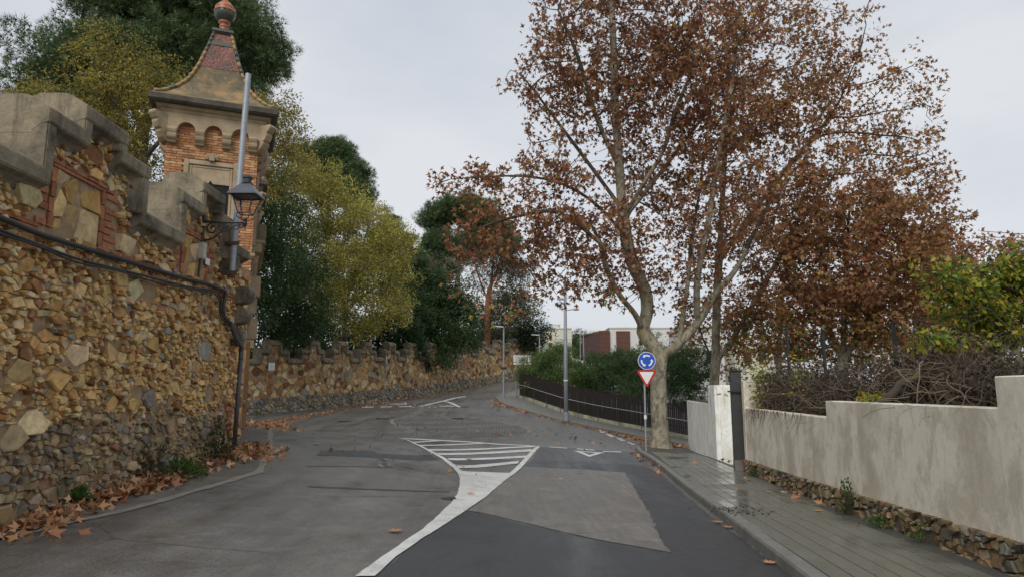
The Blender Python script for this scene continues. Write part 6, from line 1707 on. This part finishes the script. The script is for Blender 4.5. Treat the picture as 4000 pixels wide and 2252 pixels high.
# --- dry vines over the boundary wall
def curl(mb, p, d, n, ln, r0, rr, wob=.5, col=None, grav=0.0, ns=3):
    pts = [Vector(p)]; d = Vector(d).normalized()
    ax = Vector((rr.gauss(0, 1), rr.gauss(0, 1), rr.gauss(0, 1))).normalized()
    for k in range(n):
        d = (d + Vector((rr.gauss(0, wob), rr.gauss(0, wob), rr.gauss(0, wob) - grav)) * .5 + ax.cross(d) * .25).normalized()
        pts.append(pts[-1] + d * ln)
    mb.tube(pts, [r0 * (1 - .7 * k / n) for k in range(n + 1)], ns, False)
rr = random.Random(77)
def wall_top(s): return zC if s < d2 else (zA + zA2) / 2 if s < d1 else zB
HG = empty('dry_vine_hedge', (XW(12) + .6, 12, wall_top(12) - .3), 'tangle of bare dry vines standing behind the plaster wall', 'hedge')
m1, m2 = MB(), MB()
for i in range(2600):
    s = rr.uniform(6.6, 16.9); b = rr.uniform(.62 if 7.6 < s < 10.4 else .25, 1.4)
    z0 = wall_top(s) + rr.uniform(-.15, .3 + .04 * (s - 7))
    (m2 if rr.random() < .2 else m1).v
    curl(m2 if rr.random() < .16 else m1, (XW(s) + b, s, z0), (rr.uniform(-.6, .5), rr.uniform(-1, 1), rr.uniform(-.3, 1.0)), rr.randint(5, 9), rr.uniform(.06, .13), rr.choice((.003, .004, .005, .008)), rr, .55)
for i in range(170):
    s = rr.uniform(6.8, 16.8); curl(m2, (XW(s) + rr.uniform(.2, .6), s, wall_top(s) + rr.uniform(-.1, .55)), (rr.uniform(-.8, .1), rr.uniform(-1, 1), rr.uniform(-.4, .8)), 9, rr.uniform(.05, .1), rr.choice((.004, .006, .009)), rr, .5)
for i in range(70):                                   # strands hanging down the face of the wall
    s = rr.choice((rr.uniform(14.2, 16.2), rr.uniform(12, 16)))
    curl(m1, (XW(s) - .012, s, wall_top(s) + .01), (-.05, rr.uniform(-.3, .3), -1), 6, rr.uniform(.04, .1), .004, rr, .2)
m1.build('dead_stems', M['twig'], HG, kind='stuff', norm=False); m2.build('pale_stems', M['twig_pale'], HG, kind='stuff', norm=False)
N = 30000; r_ = np.random.default_rng(5)
s_ = r_.uniform(6.5, 17, N); top = np.array([wall_top(v) for v in s_]) 
P_ = np.stack([3.58 + .131 * s_ + np.where((s_ > 7.6) & (s_ < 10.4), r_.uniform(.66, 1.5, N), r_.uniform(.28, 1.5, N)), s_, top - .2 + r_.beta(1.3, 1.9, N) * (.75 + .055 * (s_ - 7) + .12 * np.sin(s_ * 2.2))], 1)
V, T, K = place_leaves(P_, np.tile([0, 0, .3], (N, 1)), 'leaf', r_.uniform(.04, .09, N), pal_cols([((.055, .042, .03), 5), ((.085, .062, .042), 3), ((.03, .025, .02), 3), ((.11, .075, .045), 1)], N, r_), .6, r_)
np_mesh('dry_leaves', V, T, K, M['dead_leaf'], HG, kind='stuff')
N = 700; s_ = r_.choice([9.5, 15.9, 16.4, 16.7, 13.0, 16.2], N) + r_.normal(0, .16, N)
P_ = np.stack([3.58 + .131 * s_ + r_.uniform(.1, .5, N), s_, np.array([wall_top(v) for v in s_]) + r_.uniform(-.05, 1.05, N) * (s_ > 12) + r_.uniform(0, .12, N)], 1)
V, T, K = place_leaves(P_, np.tile([-.5, -.3, .1], (N, 1)), 'leaf', r_.uniform(.05, .1, N), pal_cols([((.3, .27, .03), 4), ((.14, .19, .03), 4), ((.4, .3, .04), 2)], N, r_), .4, r_)
np_mesh('ivy_leaves', V, T, K, M['leaf'], HG, kind='stuff')
# mossy old vine stem
def bw(px, py, d): return at(px, py, d)
MV = empty('mossy_vine_stem', bw(3450, 1570, 8.9), 'thick crooked vine stem with yellow moss above the plaster wall', 'vine')
P_ = smooth_path([bw(3440, 1572, 8.9), bw(3490, 1535, 8.8), bw(3520, 1498, 8.8), (bw(3575, 1478, 8.9)), bw(3590, 1440, 9.0), bw(3612, 1390, 9.1), bw(3640, 1358, 9.2), bw(3690, 1352, 9.3), bw(3712, 1330, 9.4), bw(3725, 1280, 9.6), bw(3790, 1240, 9.8)], 5)
m = MB(); m.tube([p + Vector((rr.gauss(0, .008), 0, rr.gauss(0, .008))) for p in P_], [.058 - .035 * k / len(P_) for k in range(len(P_))], 9); m.build('stem', M['bark'], MV, smooth=True)
m = MB(); up_ = Vector((0, -.012, .016))
for a, b in ((12, 20), (27, 38)):
    m.tube([p + up_ for p in P_[a:b]], [.012] + [.046 - .03 * k / len(P_) for k in range(a + 1, b - 1)] + [.01], 8)
m.build('moss', M['moss_branch'], MV, smooth=True, kind='stuff')
for a in (18, 30, 38):
    m = MB(); curl(m, P_[a], (rr.uniform(-1, 1), -.3, .6), 9, .09, .014, rr, .45, ns=5); m.build('side_shoot', M['twig_pale'], MV)
# yellow-green climber at the right edge
CL = [((.17, .24, .03), 5), ((.3, .32, .035), 4), ((.42, .34, .04), 2.5), ((.09, .15, .025), 4), ((.5, .32, .05), 1)]
cb = at(3900, 1500, 9.2)
tree('climbing_vine', cb, [[(cb[0], 9.2, cb[2] - .6), at(3880, 1380, 9.2), at(3870, 1230, 9.3)], [at(3870, 1250, 9.3), at(3760, 1160, 9.0), at(3680, 1120, 8.8)], [at(3875, 1300, 9.2), at(3960, 1180, 9.2), at(4050, 1100, 9.2)], [at(3880, 1380, 9.2), at(3780, 1340, 8.8), at(3700, 1330, 8.6)]],
     [LB(3860, 1080, 9.3, .55, .5, .22), LB(3740, 1120, 9, .42, .4, .2), LB(3960, 1130, 9.3, .5, .5, .35), LB(3800, 1200, 9.1, .4, .4, .22), LB(3930, 1250, 9.2, .5, .4, .3), LB(3760, 1320, 8.8, .36, .3, .14), LB(3600, 1320, 8.6, .32, .25, .06, 2), LB(3980, 1350, 9, .35, .4, .25), LB(3680, 1030, 9.1, .3, .3, .12), LB(4040, 1050, 9.2, .5, .5, .4)],
     'yellow-green leafy climber hanging in at the right edge above the plaster wall', 'vine', n_clump=240, clump_r=.16, per=22, tmpl='leaf', size=(.06, .11), pal=CL, r_base=.05, r_tip=.006, droop=.9, step=.16, kill=.16, seed=71, kind_twig=2)
m = MB()
for i in range(320): curl(m, (cb[0] + rr.uniform(-.3, 1.0), 9.7 + rr.uniform(-.2, .6), wall_top(9) + rr.uniform(-.1, 1.1)), (rr.uniform(-1, 1), rr.uniform(-.5, .5), rr.uniform(-.5, .8)), 8, .08, rr.choice((.003, .005, .008)), rr, .5)
o = m.build('dead_stems', M['twig'], bpy.data.objects['climbing_vine'], kind='stuff', norm=False)
# posts of the wire fence inside the wall
for px, y0, y1, d, lb in ((3226, 1295, 1600, 12.2, 'dark iron fence post rising above the first step of the plaster wall'), (3503, 1262, 1560, 10.2, 'dark iron fence post standing beside the mossy vine stem'), (3080, 1270, 1480, 15.0, 'dark iron fence post farthest along the vine hedge')):
    a, b = Vector(at(px, y1, d)), Vector(at(px - 4, y0, d))
    m = MB(); m.box((a + b) / 2, (.045, .045, (b - a).length), .3); m.box(b + Vector((-.02, -.03, .02)), (.065, .065, .03), .3)
    e = m.build('fence_post', M['iron']); tag(e, lb, 'fence post', 'iron fence posts')
a, b = at(3830, 903, 60), at(4100, 915, 60); m = MB(); m.tube([a, at(3960, 912, 60), b], .03, 5); m.tube([at(3830, 925, 60), at(3960, 930, 60), at(4100, 926, 60)], .03, 5)
tag(m.build('overhead_wires', M['iron']), 'thin overhead wires crossing the sky at the right edge', 'wire')

# --- weeds at the foot of the walls
def weed(name, c, rx, h, n, pal, label, tm='leaf', size=(.05, .1), seed=1, group='weeds at the foot of the walls'):
    r_ = np.random.default_rng(seed); e = empty(name, c, label, 'weed', group)
    q = r_.normal(0, .45, (n, 2)) * rx; z = r_.uniform(0, 1, n) ** 1.2 * h * np.exp(-(q ** 2).sum(1) / (rx * rx * 1.2))
    P_ = np.stack([c[0] + q[:, 0], c[1] + q[:, 1], c[2] + z + .01], 1)
    V, T, K = place_leaves(P_, np.stack([q[:, 0] / rx, q[:, 1] / rx, np.full(n, .8)], 1), tm, r_.uniform(*size, n), pal_cols(pal, n, r_), .0, r_, .6)
    np_mesh('leaves', V, T, K, M['leaf'], e)
    m = MB(); rr = random.Random(seed)
    for i in range(max(4, n // 25)): curl(m, (c[0] + rr.gauss(0, rx * .3), c[1] + rr.gauss(0, rx * .3), c[2]), (rr.gauss(0, .4), rr.gauss(0, .4), 1), 5, h / 5, .005, rr, .15)
    m.build('stems', M['twig'], e, kind='stuff', norm=False)
GRN = [((.08, .15, .03), 4), ((.05, .1, .022), 3), ((.12, .2, .05), 1)]
DRYG = [((.07, .085, .04), 4), ((.1, .1, .05), 3), ((.05, .06, .03), 2)]
def wb(px, py, out=.1):
    g = gp(px, py); return (g[0] + out, g[1], gz(g[0] + out, g[1]))
weed('leafy_weed', wb(270, 1965), .16, .2, 160, GRN, 'bright green weed low on the ochre wall, nearest the camera', seed=2)
weed('leafy_weed', wb(700, 1860, .05), .3, .22, 260, GRN, 'green grassy weed at the wall foot among the fallen leaves', 'slim', (.1, .2), seed=3)
weed('leafy_weed', wb(600, 1880, .0), .3, .6, 260, DRYG, 'tall dull green weed climbing the ochre wall', 'slim', (.06, .14), seed=4)
weed('leafy_weed', wb(850, 1800, .02), .3, .75, 330, DRYG + GRN[1:2], 'tall dark weed at the wall corner beside the conduit', 'leaf', (.05, .11), seed=5)
weed('leafy_weed', wb(985, 1632, .3), .4, .5, 160, GRN, 'small weed where the far wall meets the gate', seed=6)
for k, (s, h, rx, lb) in enumerate(((7.6, .2, .12, 'small weed near the bottom right corner of the plaster wall'), (9.75, .5, .13, 'upright dark weed growing against the plaster wall plinth'), (8.6, .16, .2, 'low spreading weed on the plinth of the plaster wall'), (15.6, .14, .16, 'mossy weed at the far end of the plaster wall plinth'))):
    weed('leafy_weed', (XW(s) - .12, s, PH(s)), rx, h, 130 if h < .3 else 200, GRN if k != 1 else DRYG + GRN[:1], lb, 'leaf' if k else 'slim', (.03, .07), seed=20 + k)

# --- fallen leaves
DEAD = [((.4, .195, .095), 5), ((.48, .265, .135), 4), ((.29, .135, .07), 3), ((.52, .33, .19), 2), ((.17, .085, .05), 2)]
lp, lo = [], []
def drift(line, n, w, h=.03, base=0.0, one=0):
    for i in range(n):
        k = rnd.random() * (len(line) - 1); j = int(k); u = k - j
        a, b = line[j], line[j + 1]
        g = gp(a[0] + (b[0] - a[0]) * u, a[1] + (b[1] - a[1]) * u)
        x, y = g[0] + rnd.gauss(0, w), g[1] + rnd.gauss(0, w)
        if one and x < -5.27 - .03 * y + .05 and y < 13.8: x = -5.27 - .03 * y + .06 + abs(rnd.gauss(0, w * .5))
        lp.append((x, y, gz(x, y) + .02 + base + abs(rnd.gauss(0, h))))
drift([(20, 2110), (300, 1995), (520, 1920), (700, 1870), (880, 1790)], 520, .16, .035, one=1)
drift([(380, 1960), (560, 1905), (640, 1885)], 180, .12, .05, one=1)
drift([(905, 1790), (960, 1770), (1020, 1745)], 330, .28, .04, one=1)
drift([(960, 1660), (1060, 1650), (1160, 1632), (1300, 1605), (1480, 1572)], 900, .4, .02)
drift([(970, 1665), (1080, 1660)], 420, .55, .03)
drift([(1480, 1572), (1700, 1545), (1830, 1524)], 260, .4, .02)
drift([(1450, 1580), (1560, 1583), (1720, 1586)], 140, .5, .005)
drift([(1935, 1562), (1960, 1583), (2040, 1606), (2215, 1654), (2393, 1692), (2523, 1719), (2640, 1740)], 620, .16, .012)
drift([(2440, 1702), (2500, 1716)], 160, .25, .02)
drift([(2470, 1745), (2500, 1790), (2620, 1860)], 60, .12, .01)
drift([(2500, 1740), (2560, 1748), (2660, 1750), (2700, 1765)], 170, .35, .02, PAVE_H)
drift([(2730, 1762), (2830, 1792), (2930, 1850)], 60, .2, .01, PAVE_H)
drift([(1200, 1850), (1500, 1690), (1900, 1680), (2200, 1700), (2450, 1740)], 130, 1.6, .002)
drift([(2700, 1820), (2950, 1900), (3300, 2000), (3700, 2150)], 40, .45, .002, PAVE_H)
P_ = np.array(lp); N = len(P_); r_ = np.random.default_rng(8)
V, T, K = place_leaves(P_, r_.normal(0, 1, (N, 3)) * np.array([1, 1, .15]), 'plane', r_.uniform(.1, .19, N), pal_cols(DEAD, N, r_), 0, r_, .25)
o = np_mesh('fallen_leaves', V, T, K, M['dead_leaf'])
tag(o, 'drifts of brown fallen leaves along kerbs and wall foots', 'leaves', kind='stuff')
def big_leaf(px, py, sz, label, base=0.0, rot=0.0):
    sz *= .72
    g = gp(px, py, base); m = MB()
    out = [(0, -.5), (.12, -.2), (.42, -.3), (.3, -.05), (.55, .1), (.28, .15), (.3, .42), (.12, .3), (0, .6), (-.12, .3), (-.3, .42), (-.28, .15), (-.55, .1), (-.3, -.05), (-.42, -.3), (-.12, -.2)]
    c, s = math.cos(rot), math.sin(rot)
    vs = [(g[0] + (x * c - y * s) * sz, g[1] + (x * s + y * c) * sz, g[2] + base + .02 + sz * .3 * (x * x + y * y)) for x, y in out] + [(g[0], g[1], g[2] + base + .025)]
    k = rnd.uniform(.8, 1.15)
    m.add(vs, [(i, (i + 1) % 16, 16) for i in range(16)], (.4 * k, .2 * k, .1 * k))
    tag(m.build('fallen_leaf', M['dead_leaf'], norm=False), label, 'leaf', 'single fallen leaves')
big_leaf(1545, 2078, .26, 'single brown leaf on the grey lane left of the curved white line', rot=.5)
big_leaf(1235, 1735, .3, 'single brown leaf on the far left of the grey lane', rot=1.5)
big_leaf(1832, 1794, .3, 'brown leaf lying on the stripes of the hatched island', rot=2.2)
big_leaf(1505, 1795, .25, 'small brown leaf left of the hatched island')
big_leaf(2805, 2042, .22, 'left one of two orange leaves in the gutter by the kerb', rot=1.0)
big_leaf(2848, 2062, .2, 'right one of two orange leaves in the gutter by the kerb', rot=2.5)
big_leaf(3008, 2203, .2, 'orange leaf against the kerb at the bottom of the picture', rot=.2)
big_leaf(2745, 1850, .25, 'brown leaf in the gutter beside the start of the pavement', rot=.9)
big_leaf(3200, 1998, .17, 'small dry leaf lying in the middle of the pavement', PAVE_H, .7)
big_leaf(1840, 1928, .2, 'brown leaf on the solid white part of the curved marking', .02, .7)
# scatter of dark crumbs on the pavement
m = MB(); rr = random.Random(15)
g0 = gp(2890, 1995, PAVE_H)
for i in range(160):
    x, y = g0[0] + rr.gauss(0, .2), g0[1] + rr.gauss(0, .28)
    s = rr.uniform(.006, .02); m.box((x, y, gz(x, y) + PAVE_H + .014), (s, s * 1.4, s * .6), rr.random() * 3)
tag(m.build('soil_crumbs', M['iron'], norm=False), 'scatter of dark soil crumbs on the wet pavement', 'crumbs', kind='stuff')

# ------------------------------------------------------------------ garden ground behind the castle walls
m = MB(); NSB = 40
for k in range(NSB + 1):
    s = FLEN * k / NSB; q = fwpos(s); n = fwn(s)
    for j, off in enumerate((.58, 4, 12, 40)):
        x, y = q.x - n.x * off, q.y - n.y * off
        m.v.append((x, y, q.z + (2.6, 3.0, 3.6, 4.5)[j]))
m.f = [(k * 4 + j, k * 4 + 4 + j, k * 4 + 5 + j, k * 4 + 1 + j) for k in range(NSB) for j in range(3)]; m.c = [None] * len(m.f)
o = m.build('garden_ground', M['grass_ground']); o['kind'] = 'structure'
m = MB(); xs = [-6.3, -9, -14, -24, -60]
for y in np.linspace(-4, 13.2, 10): m.v += [(x - .03 * y * 0, y, 2.3 + .03 * abs(x)) for x in xs]
m.f = [(k * 5 + j, k * 5 + 1 + j, k * 5 + 6 + j, k * 5 + 5 + j) for k in range(9) for j in range(4)]; m.c = [None] * len(m.f)
o = m.build('garden_ground', M['grass_ground']); o['kind'] = 'structure'
m = MB()
m.v = [(x, y, 2.4) for y, xm in ((13.2, -9.8), (20, -13), (30, -17), (41, -21)) for x in (-70, -34, -25, xm)]
m.f = [(k * 4 + j, k * 4 + 1 + j, k * 4 + 5 + j, k * 4 + 4 + j) for k in range(3) for j in range(3)]; m.c = [None] * len(m.f)
o = m.build('garden_ground', M['grass_ground']); o['kind'] = 'structure'

# dark thicket that closes the view under the garden trees
N = 26000; r_ = np.random.default_rng(91)
ss = r_.uniform(0, FLEN, N); off = r_.uniform(2.0, 7.0, N); hh = 2.4 + r_.beta(1.2, 1.6, N) * (2.6 + 1.0 * np.sin(ss * .9) + .6 * np.sin(ss * 2.3))
B_ = np.array([tuple(fwpos(v)) for v in np.linspace(0, FLEN, 300)]); NN = np.array([tuple(fwn(v)) for v in np.linspace(0, FLEN, 300)])
ii = (ss / FLEN * 299).astype(int)
P_ = B_[ii] - NN[ii] * off[:, None]; P_[:, 2] += hh
V, T, K = place_leaves(P_, np.tile([.3, -.5, .4], (N, 1)), 'leaf', r_.uniform(.2, .42, N), pal_cols(DARKG + YELG[2:3], N, r_), .1, r_)
tag(np_mesh('garden_thicket', V, T, K, M['leaf']), 'dark undergrowth filling the garden behind the far battlements', 'undergrowth', kind='stuff')
